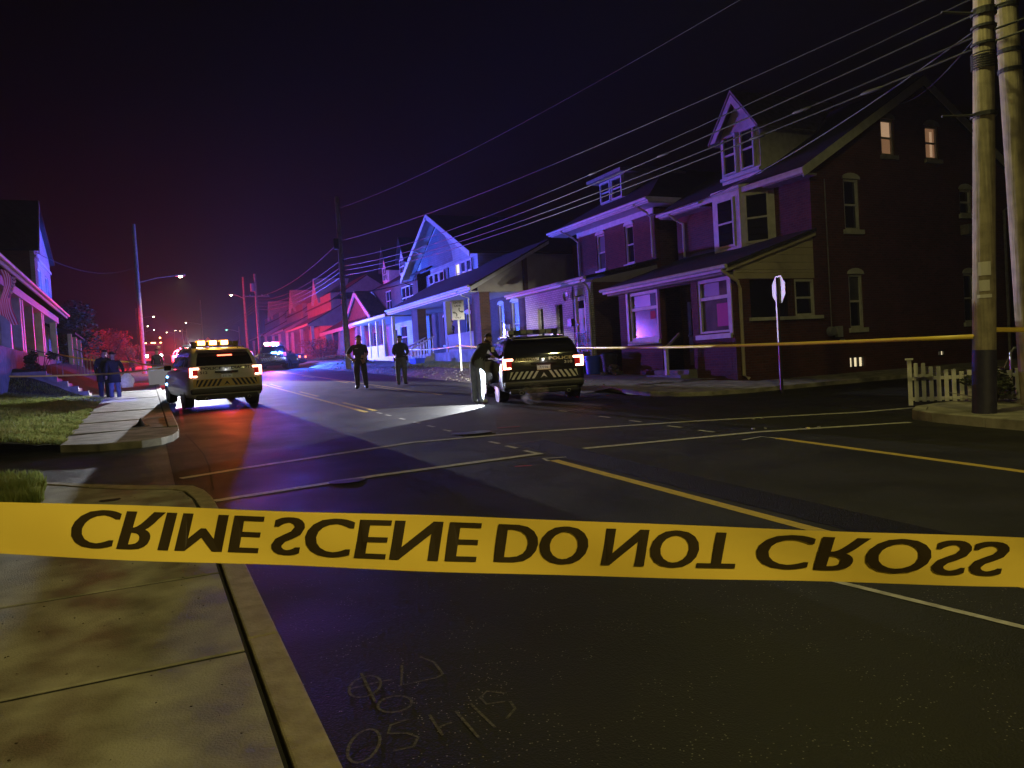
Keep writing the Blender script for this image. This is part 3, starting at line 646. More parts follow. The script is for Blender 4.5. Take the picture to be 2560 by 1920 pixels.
# ---- tall front-gabled house with shared deep porch
def gable_house():
    h = thing('gabled_porch_house', 'tall house with steep front gable, triple windows and deep open porch', 'house', (20,43,G(43)))
    X0, XM = 15.0, 17.5; Y0, Y1 = 34.4, 48.4; zb = 1.2; zf = 2.35
    # porch floor, pillars, roof
    MB().box(X0-.1,XM,Y0,Y1,zb,zf).build('porch_base', 'stone', h)
    for y, w in ((34.45,1.0),(44.0,1.1)):
        MB().box(X0,X0+.55,y,y+w,zf-.8,5.12).box(X0-.06,X0+.61,y-.06,y+w+.06,5.12,5.24).build('pillar', 'brick_dark', h)
    MB().box(X0+.05,X0+.35,39.3,39.62,zf,5.2).build('porch_post', 'stucco', h)
    MB().box(X0+.05,X0+.25,35.5,39.2,zf,3.2).box(X0,X0+.3,35.46,39.25,3.2,3.28).build('parapet', 'stucco', h)
    roofslab(h, 'porch_roof', 'roof', [(14.45,Y0-.25,5.45),(18.9,Y0-.25,7.75),(18.9,Y1,7.75),(14.45,Y1,5.45)], .12)
    MB().prism([(14.4,Y0-.28,5.15),(18.9,Y0-.28,7.5),(18.9,Y0-.28,7.66),(14.4,Y0-.28,5.36)], (0,.03,0)).build('bargeboard', 'white_wood', h)
    MB().prism([(14.9,Y0-.05,5.14),(17.4,Y0-.05,5.14),(17.4,Y0-.05,6.75),(14.9,Y0-.05,5.42)], (0,.08,0)).build('porch_end_board', 'stucco', h)
    MB().box(14.40,14.46,Y0-.2,Y1,5.22,5.42).build('porch_fascia', 'white_wood', h)
    MB().box(14.46,XM,Y0+.1,Y1,5.14,5.2).build('porch_ceiling', 'white_wood', h)
    gutter(h, (14.34,Y0-.2,5.4), (14.34,Y1,5.4), r=.07)
    spout(h, [(14.36,35.9,5.3),(14.6,35.7,5.1),(14.9,35.62,4.95),(14.9,35.62,2.4)])
    # wall behind the porch with arched windows and doors
    hs = [(35.2,36.1,2.4,4.75),(37.0,37.7,2.95,4.75),(39.2,40.2,2.4,4.7),(41.6,42.5,2.4,4.7),(45.2,46.2,2.95,4.75)]
    wall(h, 'front_wall', 'brick_dark', 'x', XM, Y0, Y1, zf, 7.0, hs)
    for k, (a, b, z0, z1) in enumerate(hs):
        window(h, 'x', XM, a, b, z0, z1, arch=True, glass=(('shade','shade'),('glass_curtain','shade'),('shade','shade'),('glass','glass'),('glass','glass'))[k])
    MB().box(XM-.05,XM-.01,36.3,36.8,2.5,3.6).build('notice_board', 'cream', h)
    wall(h, 'side_wall', 'stucco', 'y', Y0, XM+.22, 27, zb, 7.0); MB().box(26.8,27,Y0+.22,51.5,zb,7.0).build('rear_wall', 'stucco', h)
    # upper gabled volume
    YA, YB, XG = 41.0, 52.0, 17.9; ym = 46.9
    MB().prism([(XG,YA,5.9),(XG,YB,5.9),(XG,YB,8.45),(XG,ym,11.3),(XG,YA,8.45)], (8.8,0,0)).build('upper_storey', 'siding', h)
    MB().prism([(XG-.006,45.1,9.0),(XG-.006,50.9,9.0),(XG-.006,ym+.2,11.0)], (.01,0,0)).prism([(XG-.006,44.9,8.2),(XG-.006,51.4,8.2),(XG-.006,50.9,9.0),(XG-.006,45.1,9.0)], (.01,0,0)).build('shingled_panel', 'siding_dark', h)
    for a, b, z0, z1 in ((46.35,49.3,6.55,7.85),(41.7,44.4,6.62,7.92)):
        n = 3; wd = (b-a)/n
        for k in range(n):
            lit = a < 44 and k != 1
            window(h, 'x', XG-.14, a+k*wd+.05, a+(k+1)*wd-.05, z0, z1, deep=.07, fw=.09, sill=False, glass=('warm3','warm3') if (a < 44 and k == 2) else (('warm','glass_curtain') if a < 44 else ('glass','glass')))
        MB().box(XG-.13,XG-.012,a-.05,b+.05,z0-.14,z0-.01).build('sill', 'white_wood', h)
    for a in (45.75,49.45): MB().box(XG-.05,XG-.008,a,a+.45,6.5,7.9).build('shutter', 'siding_dark', h)
    for ye in (YA-1.0, YB+1.0):
        zl = 8.45-(1.0)*(11.3-8.45)/(5.5)
        MB().prism([(XG-.9,ye,zl),(XG-.9,ym,11.36),(27.2,ym,11.36),(27.2,ye,zl)], (0,0,.12)).build('gable_roof', 'roof', h)
    for s_ in (-1,1):
        ye = YA-1.0 if s_ < 0 else YB+1.0
        MB().prism([(XG-.95,ye,7.72),(XG-.95,ym,11.18),(XG-.95,ym,11.5),(XG-.95,ye,8.04)], (.05,0,0)).build('gable_bargeboard', 'white_wood', h)
        MB().prism([(XG-.9,ye,7.90),(XG-.9,ym,11.34),(XG-.05,ym,11.34),(XG-.05,ye,7.90)], (0,0,.012)).build('gable_soffit', 'white_wood', h)
    for y, z in ((46.9,11.3),(49.7,9.7),(52.6,7.9)): MB().cbox((XG-.6,y,z-.25),(.9,.09,.09), 0,0,R(18)).build('bracket', 'white_wood', h)
    # front steps with railings down to the verge
    for k in range(6): MB().box(13.2+.3*k, 13.5+.3*k-.002, 41.2,42.6,1.5,1.62+.14*k+.05).build('step', 'stone', h)
    for yy in (41.15,42.65):
        r = MB().prism([(13.25,yy-.03,2.5),(14.95,yy-.03,3.3),(14.95,yy-.03,3.38),(13.25,yy-.03,2.58)], (0,.06,0)).build('stair_rail', 'white_wood', h)
        for k in range(9): MB().box(13.3+k*.19,13.34+k*.19,yy-.02,yy+.02,1.66+.09*k,2.5+.09*k).build('baluster', 'white_wood', r)
        MB().box(13.16,13.28,yy-.06,yy+.06,1.5,2.72).build('newel_post', 'white_wood', r)
    return h
gable_house()

# ---- blue-lit house with open porch and pointed dormers
def porch_house():
    h = thing('blue_porch_house', 'house with slim porch posts and two pointed dormers beside the gabled house', 'house', (20,55,G(55)))
    X0, XM = 15.0, 17.6; Y0, Y1 = 49.2, 58.8; zb = 1.6; zf = 2.5
    MB().box(X0,XM,Y0,Y1,zb,zf).build('porch_base', 'white_wood', h)
    for y in (49.4,51.6,53.4,55.2,57.6): MB().box(X0+.05,X0+.25,y,y+.22,zf,5.1).build('porch_post', 'white_wood', h)
    MB().box(X0+.1,X0+.2,51.8,57.5,zf,3.35).build('porch_parapet', 'white_wood', h)
    roofslab(h, 'porch_roof', 'roof', [(14.5,Y0-.2,5.32),(17.6,Y0-.2,6.05),(17.6,Y1+.2,6.05),(14.5,Y1+.2,5.32)], .1)
    MB().box(14.45,14.5,Y0-.2,Y1+.2,5.12,5.3).build('porch_fascia', 'white_wood', h); MB().box(14.5,XM,Y0,Y1,5.1,5.15).build('porch_ceiling', 'white_wood', h)
    hs = [(50.3,51.2,2.5,4.7),(51.8,52.8,3.1,4.7),(54.2,55.8,3.1,4.8),(56.6,57.5,2.5,4.7)]
    wall(h, 'front_wall', 'siding', 'x', XM, Y0, Y1, zf, 5.4, hs)
    for k, (a,b,z0,z1) in enumerate(hs): window(h, 'x', XM, a,b,z0,z1, glass=('glass','glass'))
    hs = [(53.2,56.0,6.1,7.75),(58.6,60.2,6.3,7.9)]
    wall(h, 'upper_front_wall', 'brick_dark', 'x', XM+.3, Y0, 63.4, 5.4, 8.3, hs)
    for a,b,z0,z1 in hs: window(h, 'x', XM+.3, a,b,z0,z1, mull=2 if b-a > 2 else 1)
    wall(h, 'side_wall', 'brick_dark', 'y', Y0, XM+.53, 26, zb, 8.3)
    roofslab(h, 'roof_slope', 'roof', [(17.5,Y0-.3,8.25),(21.8,Y0-.3,10.6),(21.8,63.6,10.6),(17.5,63.6,8.25)], .12); roofslab(h, 'roof_slope', 'roof', [(26.1,Y0-.3,8.25),(21.8,Y0-.3,10.6),(21.8,63.6,10.6),(26.1,63.6,8.25)], .12)
    for yc in (57.2,62.0):
        d = MB().prism([(18.6,yc-.85,8.7),(18.6,yc+.85,8.7),(18.6,yc+.85,10.1),(18.6,yc,11.6),(18.6,yc-.85,10.1)], (3,0,0)).build('dormer', 'white_wood', h)
        window(d, 'x', 18.46, yc-.6,yc+.6,9.0,10.1, deep=.07, sill=False, mull=1)
        for s_ in (-1,1): MB().prism([(18.3,yc+s_*1.15,9.75),(18.3,yc,11.75),(21.9,yc,11.75),(20.4,yc+s_*1.15,9.75)], (0,0,.08)).build('dormer_roof', 'roof', d)
    spout(h, [(17.45,62.8,8.2),(17.8,62.7,7.8),(17.8,62.7,5.5)])
    return h
porch_house()

# ---- bungalow with red-lit front gable
def bungalow():
    h = thing('gabled_bungalow', 'low bungalow with a small front gable and thick tapered porch piers', 'house', (20,68,G(68)))
    X0 = 16.5; yl, yr, ym = 60.0, 67.6, 63.9; zb = 2.2
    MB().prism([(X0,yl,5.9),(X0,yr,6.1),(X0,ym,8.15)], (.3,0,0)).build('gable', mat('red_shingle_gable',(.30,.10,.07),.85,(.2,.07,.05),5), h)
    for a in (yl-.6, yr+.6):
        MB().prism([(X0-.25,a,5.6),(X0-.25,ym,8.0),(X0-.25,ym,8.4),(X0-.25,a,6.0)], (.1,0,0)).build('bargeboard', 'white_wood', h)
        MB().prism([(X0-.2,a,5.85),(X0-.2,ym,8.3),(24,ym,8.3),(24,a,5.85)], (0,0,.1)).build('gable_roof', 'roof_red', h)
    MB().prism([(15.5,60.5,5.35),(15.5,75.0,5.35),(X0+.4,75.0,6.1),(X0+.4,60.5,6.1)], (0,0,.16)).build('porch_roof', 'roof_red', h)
    MB().box(15.44,15.5,60.5,75,5.2,5.5).build('porch_fascia', 'white_wood', h)
    for y in (61.2,67.2,73.2):
        a, b = .5, .38
        MB().add([(15.6,y,3.6),(15.6+.8,y,3.6),(15.6+.8,y+.9,3.6),(15.6,y+.9,3.6),(15.7,y+.12,5.3),(16.3,y+.12,5.3),(16.3,y+.78,5.3),(15.7,y+.78,5.3)], [(3,2,1,0),(4,5,6,7),(0,1,5,4),(1,2,6,5),(2,3,7,6),(3,0,4,7)]).build('tapered_pier', 'stucco', h)
        MB().box(15.5,16.5,y-.1,y+1.0,zb,3.6).build('pier_base', 'stone', h)
    MB().box(15.7,16.2,61.2,74,zb,3.3).build('porch_wall', 'stone', h)
    hs = [(62.5,63.4,2.9,5.1),(65.0,66.6,3.6,5.0),(69.5,71.5,3.6,5.0)]
    wall(h, 'front_wall', 'siding', 'x', 18.4, 60, 75, zb, 6.3, hs)
    for k,(a,b,z0,z1) in enumerate(hs): window(h, 'x', 18.4, a,b,z0,z1)
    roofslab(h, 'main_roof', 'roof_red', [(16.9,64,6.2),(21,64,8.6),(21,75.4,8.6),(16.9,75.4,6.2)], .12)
    return h
bungalow()

def row_house(yc, yl, yr, zf, dz, label, X0=15.6):
    h = thing('dormered_row_house', label, 'house', (20,(yl+yr)/2,G((yl+yr)/2)), group='dormered houses up the street')
    XM = X0+2.2
    wall(h, 'front_wall', 'stucco', 'x', XM, yl, yr, zf-1, zf+6.2, [(yl+1,yl+2.4,zf+.9,zf+2.6),(yr-2.8,yr-1.4,zf+.9,zf+2.6)])
    window(h, 'x', XM, yl+1,yl+2.4,zf+.9,zf+2.6); window(h, 'x', XM, yr-2.8,yr-1.4,zf+.9,zf+2.6)
    wall(h, 'side_wall', 'stucco', 'y', yl, XM+.22, XM+8, zf-1, zf+6.2)
    MB().prism([(XM+.25,yl,zf+5.5),(XM+8,yl,zf+5.5),(XM+4.1,yl,zf+8.0)], (0,.2,0)).build('gable_wall', 'stucco', h)
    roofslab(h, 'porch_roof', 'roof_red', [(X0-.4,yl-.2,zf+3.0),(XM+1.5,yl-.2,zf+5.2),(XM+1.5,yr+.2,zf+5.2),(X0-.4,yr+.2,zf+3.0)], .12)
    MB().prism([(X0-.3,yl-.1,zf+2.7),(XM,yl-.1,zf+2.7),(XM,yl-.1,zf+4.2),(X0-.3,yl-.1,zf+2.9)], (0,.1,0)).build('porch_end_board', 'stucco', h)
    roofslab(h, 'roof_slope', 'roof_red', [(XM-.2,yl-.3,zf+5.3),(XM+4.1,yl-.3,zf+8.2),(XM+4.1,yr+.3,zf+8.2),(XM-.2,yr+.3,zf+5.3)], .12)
    for y in (yl+.3,(yl+yr)/2,yr-.6): MB().box(X0,X0+.3,y,y+.3,zf-.8,zf+2.8).build('porch_post', 'white_wood', h)
    MB().box(X0-.45,X0-.4,yl-.2,yr+.2,zf+2.8,zf+3.0).build('porch_fascia', 'white_wood', h)
    MB().box(X0-.1,XM,yl,yr,zf-1.1,zf-.1).build('porch_base', 'stone', h)
    xd = XM+.2
    d = MB().prism([(xd,yc-1.5,zf+4.4),(xd,yc+1.5,zf+4.4),(xd,yc+1.5,zf+6.0),(xd,yc,zf+8.2),(xd,yc-1.5,zf+6.0)], (3.4,0,0)).build('dormer', 'white_wood', h)
    window(d, 'x', xd-.14, yc-1.1,yc-.1,zf+4.8,zf+6.3, deep=.07, sill=False); window(d, 'x', xd-.14, yc+.1,yc+1.1,zf+4.8,zf+6.3, deep=.07, sill=False)
    for s_ in (-1,1): MB().prism([(xd-.5,yc+s_*1.9,zf+5.6),(xd-.5,yc,zf+8.45),(xd+3.6,yc,zf+8.45),(xd+2.4,yc+s_*1.9,zf+5.6)], (0,0,.1)).build('dormer_roof', 'white_wood', d)
    return h
row_house(88, 81, 94, 3.9, 0, 'first dormered house beyond the bungalow with pointed white dormer', 15.9)
row_house(103.5, 97, 109, 4.3, 0, 'second dormered house beyond the bungalow with pointed white dormer', 15.9)
row_house(124, 116, 131, 4.8, 0, 'third and farthest dormered house up the street', 16)

# ---- left house: porch in profile, blue-lit front gable, flag
def left_house():
    h = thing('left_porch_house', 'white columned porch house on the left with a tall narrow gable', 'house', (-7,38,G(38)))
    X0, XM = -4.0, -6.1; Y0, Y1 = 25, 46.5; zf = 3.05
    MB().box(XM,X0,Y0,Y1,1.2,zf).build('porch_base', 'stone', h)
    for y in (27.6,30.6,33.2,33.8,36.6,39.6,40.2,45.6): MB().box(X0-.32,X0-.04,y,y+.3,zf,5.05).build('column', 'white_wood', h)
    MB().box(X0-.5,X0+.02,Y0,Y1,5.05,5.35).build('porch_beam', 'white_wood', h)
    roofslab(h, 'porch_roof', 'roof', [(X0+.35,Y0,5.5),(XM,Y0,6.35),(XM,Y1+.3,6.35),(X0+.35,Y1+.3,5.5)], .1)
    MB().box(X0+.35,X0+.41,Y0,Y1+.3,5.32,5.52).build('porch_fascia', 'white_wood', h); gutter(h, (X0+.47,Y0,5.5), (X0+.47,Y1+.3,5.46), r=.07)
    hs = [(29,30,3.1,5.0),(31.5,32.6,3.7,5.0),(35,36.2,3.7,5.0),(38,39,3.1,5.0),(42,43.4,3.7,5.0)]
    wall(h, 'front_wall', 'siding', 'x', XM, Y0, Y1, zf, 6.4, hs, -.22)
    for a,b,z0,z1 in hs: window(h, 'x', XM, a,b,z0,z1, s=-1)
    wall(h, 'end_wall', 'brick_dark', 'y', Y1-.2, -14, XM-.22, 1.2, 6.4); wall(h, 'end_wall', 'brick_dark', 'y', Y0, -14, XM-.22, 1.2, 6.4)
    roofslab(h, 'roof_slope', 'roof', [(XM+.1,Y0-.3,6.36),(-10.2,Y0-.3,7.6),(-10.2,Y1+.3,7.6),(XM+.1,Y1+.3,6.36)], .12)
    roofslab(h, 'roof_slope', 'roof', [(-14.2,Y0-.3,6.36),(-10.2,Y0-.3,7.6),(-10.2,Y1+.3,7.6),(-14.2,Y1+.3,6.36)], .12)
    return h
left_house()
def left_gable_house():
    h = thing('left_gable_house', 'white sided house on the left with tall steep gable lit blue', 'house', (-7,52,G(52)))
    xg = -4.9; a, b = 46.9, 54.2; ym = 48.2
    hs = [(48.0,49.4,6.3,8.2),(51.2,52.8,6.3,8.2),(49.5,50.5,2.9,5.0)]
    wall(h, 'front_wall', 'siding', 'x', xg, a, b, 1.8, 9.2, hs, -.2)
    for q in hs: window(h, 'x', xg, *q, s=-1)
    for z in (5.55,8.6): MB().box(xg,xg+.08,a,b,z,z+.14).build('band', 'white_wood', h)
    MB().prism([(xg,a,9.2),(xg,b,9.2),(xg,52.5,10.3),(xg,ym,11.6)], (-.2,0,0)).build('gable', 'siding', h)
    wall(h, 'near_side_wall', 'brick_dark', 'y', a, -12, xg-.2, 1.8, 9.2)  # dark brick stands in for shade on this side of the white sided house
    MB().prism([(xg+.25,a-.3,8.9),(xg+.25,ym,11.75),(-12,ym,11.75),(-12,a-.3,8.9)], (0,0,.1)).build('roof_slope', 'roof', h)
    MB().prism([(xg+.25,b+.3,9.2),(xg+.25,ym,11.75),(-12,ym,11.75),(-12,b+.3,9.2)], (0,0,.1)).build('roof_slope', 'roof', h)
    MB().prism([(xg+.24,a-.3,8.7),(xg+.24,ym,11.55),(xg+.24,ym,11.85),(xg+.24,a-.3,9.0)], (.05,0,0)).build('bargeboard', 'white_wood', h)
    roofslab(h, 'porch_roof', 'roof', [(xg+1.6,a,4.6),(xg,a,5.3),(xg,b,5.3),(xg+1.6,b,4.6)], .1)
    for y in (47.3,50.4,53.6): MB().box(xg+1.2,xg+1.4,y,y+.2,2.2,4.55).build('porch_post', 'white_wood', h)
    MB().box(xg,xg+1.5,a,b,1.7,2.3).build('porch_base', 'stone', h)
    return h
left_gable_house()
# ------------------------------------------------------------------ vehicles (local: rear bumper at y=0, front at y=5, x to the right)
ST_SUV = [(-.02,.80,.40,1.12),(.0,.90,.36,1.17),(.05,.95,.33,1.19),(.16,.975,.30,1.20),(.5,.99,.28,1.19),(1.0,1.0,.27,1.17),(2.5,1.0,.27,1.12),(3.6,1.0,.27,1.08),(4.2,.985,.28,1.04),(4.65,.95,.30,.98),(4.9,.88,.34,.90),(5.0,.76,.42,.80)]
CAB_SUV = [(1.14,.10,3.78,.905),(1.22,.115,3.6,.895),(1.32,.15,3.4,.875),(1.45,.22,3.12,.845),(1.56,.30,2.9,.81),(1.63,.38,2.74,.775),(1.69,.50,2.6,.72),(1.73,.66,2.44,.64),(1.745,.9,2.2,.5)]
ST_SED = [(-.02,.72,.42,.92),(.0,.80,.38,.98),(.06,.85,.34,1.0),(.2,.88,.30,1.01),(.8,.90,.26,.99),(2.4,.91,.24,.94),(3.6,.90,.25,.90),(4.2,.87,.27,.85),(4.55,.80,.32,.76),(4.65,.68,.40,.68)]
CAB_SED = [(.95,.55,3.5,.82),(1.05,.75,3.3,.79),(1.18,1.0,3.0,.74),(1.30,1.25,2.7,.69),(1.38,1.45,2.5,.62),(1.42,1.7,2.3,.5)]
def loft_body(st):
    mb = MB(); rings = []
    for y, w_, zb, zt in st:
        half = [(0,zb),(w_-.16,zb),(w_-.05,zb+.05),(w_-.008,zb+.16),(w_,.62),(w_-.004,.80),(w_-.02,zt-.2),(w_-.035,zt-.10),(w_-.07,zt-.03),(w_-.13,zt),(0,zt+.012)]
        rings.append([(x,y,z) for x,z in half]+[(-x,y,z) for x,z in half[-2:0:-1]])
    k = len(rings[0]); vs = [p for r in rings for p in r]
    fs = [(i*k+q, i*k+(q+1)%k, (i+1)*k+(q+1)%k, (i+1)*k+q) for i in range(len(rings)-1) for q in range(k)]
    fs += [tuple(range(k-1,-1,-1)), tuple((len(rings)-1)*k+q for q in range(k))]
    return mb.add(vs, fs)
def loft_cab(cab):
    mb = MB(); rings = []
    for z, y0, y1, hw in cab:
        c = .16; pts = []
        for cx, cy_, a0 in ((hw-c, y1-c*1.6, 0),(-(hw-c), y1-c*1.6, 90),(-(hw-c), y0+c, 180),(hw-c, y0+c, 270)):
            for t in (0,30,60,90):
                a = R(a0+t); sy = 1.6 if a0 < 180 else 1.0
                pts.append((cx+c*math.cos(a), cy_+c*sy*math.sin(a), z))
        rings.append(pts)
    k = len(rings[0]); vs = [p for r in rings for p in r]
    fs = [(i*k+q, i*k+(q+1)%k, (i+1)*k+(q+1)%k, (i+1)*k+q) for i in range(len(rings)-1) for q in range(k)]
    fs += [tuple((len(rings)-1)*k+q for q in range(k))]
    return mb.add(vs, fs)
def cab_at(cab, z):
    for a, b in zip(cab, cab[1:]):
        if a[0] <= z <= b[0]:
            t = (z-a[0])/(b[0]-a[0]); return [a[i]+(b[i]-a[i])*t for i in range(4)]
    return cab[-1]
def wheel(parent, x, y, r, wd=.26):
    s = 1 if x > 0 else -1
    w_ = MB().lathe([(r*.62,-wd/2),(r*.9,-wd/2),(r,-wd/2+.05),(r,wd/2-.05),(r*.9,wd/2),(r*.62,wd/2),(r*.62,-wd/2)], (x,y,r), 'x', 24).build('wheel', 'rubber', parent, smooth=True, world=False)
    mb = MB().lathe([(0,s*wd*.30),(r*.2,s*wd*.34),(r*.5,s*wd*.36),(r*.6,s*wd*.46),(r*.63,s*wd*.46)], (x,y,r), 'x', 20)
    mb.build('rim', 'dark_metal', w_, smooth=True, world=False)
def clamp_glass(parent, cab, name, pts, m, e=.008):
    """pane laid over the curved cab: pts of (side, t, z), first the lower edge pair, then up one side and down the other"""
    sd = pts[0][0]; zs_ = sorted(set(round(p[2], 4) for p in pts)); zz_ = sorted(set(zs_+[c[0] for c in cab if zs_[0] < c[0] < zs_[-1]]))
    def span(z):
        ts = []
        for i in range(len(pts)):
            (_, t0, z0), (_, t1, z1) = pts[i], pts[(i+1) % len(pts)]
            if z0 == z1:
                if abs(z-z0) < 1e-6: ts += [t0, t1]
            elif min(z0,z1)-1e-6 <= z <= max(z0,z1)+1e-6: ts.append(t0+(t1-t0)*(z-z0)/(z1-z0))
        return min(ts), max(ts)
    rows = []
    for z in zz_:
        _, y0, y1, hw = cab_at(cab, z); a, b = span(z); row = []
        for k in range(5):
            t = a+(b-a)*k/4
            row.append((t, y0-e, z) if sd == 'r' else ((t, y1+e, z) if sd == 'f' else ((-hw-e if sd == 'L' else hw+e), t, z)))
        rows.append(row)
    vs = [p for r in rows for p in r]
    return MB().add(vs, [(i*5+k, i*5+k+1, i*5+k+6, i*5+k+5) for i in range(len(rows)-1) for k in range(4)]).build(name, m, parent, world=False, smooth=True)
def car_core(name, label, cat, loc, rz, paint, st, cab, wr, wy, hw_track, group=None):
    t = thing(name, label, cat, (loc[0], loc[1], G(loc[1])), rz, group, tilt=math.atan(SL*math.cos(rz)))
    b = loft_body(st).build('body', paint, t, smooth=True, world=False)
    c = loft_cab(cab).build('cabin', paint, t, smooth=True, world=False)
    L = st[-1][0]
    for y in wy:
        for s_ in (-1,1):
            MB().lathe([(0,s_*.012),(wr+.07,s_*.012),(wr+.08,0)], (s_*(hw_track+.115),y,wr+.02), 'x', 26).build('wheel_arch', 'black', t, world=False)
            wheel(t, s_*(hw_track), y, wr)
    zs = [q[0] for q in cab]; z0, z1 = zs[0]+.07, zs[-1]-.14
    return t, b, c
def police_suv(label, loc, rz, paint, number, front_text, chev, letter, bar, tail=True, lit_amber=False, white=True, dark_rear=None):
    t, b, c = car_core('police_suv', label, 'police car', loc, rz, paint, ST_SUV, CAB_SUV, .385, (1.05,4.07), .86, 'police vehicles')
    cab = CAB_SUV
    rw = clamp_glass(t, cab, 'rear_window', [('r',-.74,1.235),('r',.74,1.235),('r',.70,1.45),('r',.64,1.60),('r',-.64,1.60),('r',-.70,1.45)], 'glass')
    for s_ in 'LR':
        for a, bq, c1, d in ((.42,1.08,.60,1.08),(1.16,2.02,1.16,2.02),(2.1,3.25,2.1,2.72)):
            clamp_glass(t, cab, 'side_window', [(s_,a,1.2),(s_,bq,1.2),(s_,(bq+d)/2,1.4),(s_,d,1.57),(s_,c1,1.57),(s_,(a+c1)/2,1.4)], 'glass', .008)
    clamp_glass(t, cab, 'windscreen', [('f',-.78,1.2),('f',.78,1.2),('f',.7,1.5),('f',.6,1.66),('f',-.6,1.66),('f',-.7,1.5)], 'glass')
    MB().box(-.66,.66,.18,.52,1.655,1.695).build('spoiler', paint, t, world=False, bevel=.02)
    # bumper, lower valance, exhausts
    MB().box(-.93,.93,-.08,.25,.44,.60).build('bumper', 'bumper', t, world=False, bevel=.05)
    MB().box(-.80,.80,-.05,.2,.27,.415).build('valance', 'black', t, world=False, bevel=.03)
    for x in (-.55,.55): MB().lathe([(.035,-.1),(.045,-.1),(.045,.1)], (x,.0,.30), 'y', 12).build('exhaust', 'metal', t, world=False)
    MB().box(-.30,.30,-.055,-.024,1.02,1.075).build('tailgate_handle', 'black', t, world=False, bevel=.01)
    pl = MB().box(-.155,.155,-.04,-.024,.87,1.01).build('licence_plate', 'plate', t, world=False)
    MB().box(-.15,.15,-.0415,-.0402,.985,1.008).build('plate_band', 'navy', pl, world=False); MB().box(-.15,.15,-.0415,-.0402,.872,.889).build('plate_foot', 'gold', pl, world=False)
    text_part('77776', 'plate_number', 'navy', pl, lambda x,z: (x,-.0412,z+.905), .085, .001, .2)
    # tail lamps: bracket-shaped
    for s_ in (-1,1):
        X = lambda a: s_*a
        tl = MB()
        def q(a0,a1,z0,z1,y0=-.035,y1=.02): tl.box(min(X(a0),X(a1)),max(X(a0),X(a1)),y0,y1,z0,z1)
        q(.865,.935,.92,1.19); q(.70,.864,1.135,1.19); q(.75,.864,.92,.965)
        o = tl.build('tail_lamp', 'tail_core' if tail else mat('tail_off',(.2,.01,.01),.3), t, world=False, bevel=.012)
        MB().box(min(X(.72),X(.955)),max(X(.72),X(.955)),-.022,.10,.905,1.205).build('lamp_housing', mat('lamp_housing',(.12,.005,.008),.25,emit=(1,.02,.02),es=.25 if tail else 0), o, world=False, bevel=.02)
    # chevron stripes
    k = 7; z0, z1 = .655, .845
    for s_ in (-1,1):
        for i in range(k):
            x0 = .045+i*.118; p = [(x0,z0),(x0+.062,z0),(x0+.062-.11,z1),(x0-.11,z1)]
            p = [(max(x,0.002),z) for x,z in p]
            p = [(x+.06,z) for x,z in p]
            if i == 0: p = [(.0,z0+.015),(.07,z0+.015),(.0,z1-.06)] if s_ > 0 else None
            if p is None: continue
            if i == k-1: p = [(min(x,.80),z) for x,z in p]
            vs = [(s_*x,-.0275,z) for x,z in p]
            if i == 0: vs = [(-.08,-.0275,z0+.01),(.0,-.0275,z0+.06),(.08,-.0275,z0+.01),(.0,-.0275,z1-.05)]
            MB().prism(vs, (0,.004,0)).build('stripe', chev[0], t, world=False)
    MB().box(-.86,.86,-.0245,-.02,.64,.86).build('stripe_panel', chev[1], t, world=False)
    # lettering
    lt, rt = front_text
    text_part(lt, 'lettering', letter, t, lambda x,z: (x-.38,-.0245,z+1.12), .105, .003, .54); text_part(rt, 'lettering', letter, t, lambda x,z: (x+.40,-.0245,z+1.12), .105, .003, .54)
    MB().box(-.035,.035,-.0255,-.0235,1.135,1.165).build('emblem', letter, t, world=False)
    nx = .58 if number == '310' else -.58
    text_part(number, 'fleet_number', letter if number != '310' else 'reflective', t, lambda x,z: (x+nx,-.0245,z+1.01), .10, .003, .19)
    # mirrors, roof rails
    for s_ in (-1,1):
        MB().cbox((s_*1.05,3.15,1.16),(.2,.12,.16)).build('mirror', 'black', t, world=False, bevel=.03)
        MB().box(min(s_*.66,s_*.70),max(s_*.66,s_*.70),.9,2.5,1.735,1.77).build('roof_rail', 'black', t, world=False)
    MB().tube([(.45,.55,1.71),(.45,.45,1.95)], .01, 6).build('aerial', 'black', t, world=False)
    # light bar
    lb = MB().box(-.62,.62,1.25,1.55,1.79,1.82).build('light_bar', 'black', t, world=False, bevel=.01)
    for s_ in (-1,1): MB().box(s_*.55-.04,s_*.55+.04,1.3,1.5,1.73,1.795).build('bar_foot', 'black', lb, world=False)
    for i, mm in enumerate(bar):
        n = len(bar); x0 = -.62+1.24*i/n+.008; x1 = -.62+1.24*(i+1)/n-.008; q_ = .035 if mm == 'amber' else 0; x0 -= q_; x1 += q_
        MB().box(x0,x1,1.24-q_,1.56,1.822,1.925+q_).build('bar_lamp', mm, lb, world=False, bevel=.01)
        if mm == 'amber': MB().box(x0+.018,x1-.018,1.185,1.206,1.838,1.945).build('lamp_core', 'amber_core', lb, world=False)
    # headlamps
    for s_ in (-1,1): MB().box(min(s_*.55,s_*.82),max(s_*.55,s_*.82),4.84,4.95,.78,.86).build('headlamp', 'white_lamp' if white else 'lens_off', t, world=False, bevel=.02)
    MB().box(-.5,.5,4.96,5.03,.5,.78).build('grille', 'black', t, world=False, bevel=.02)
    return t

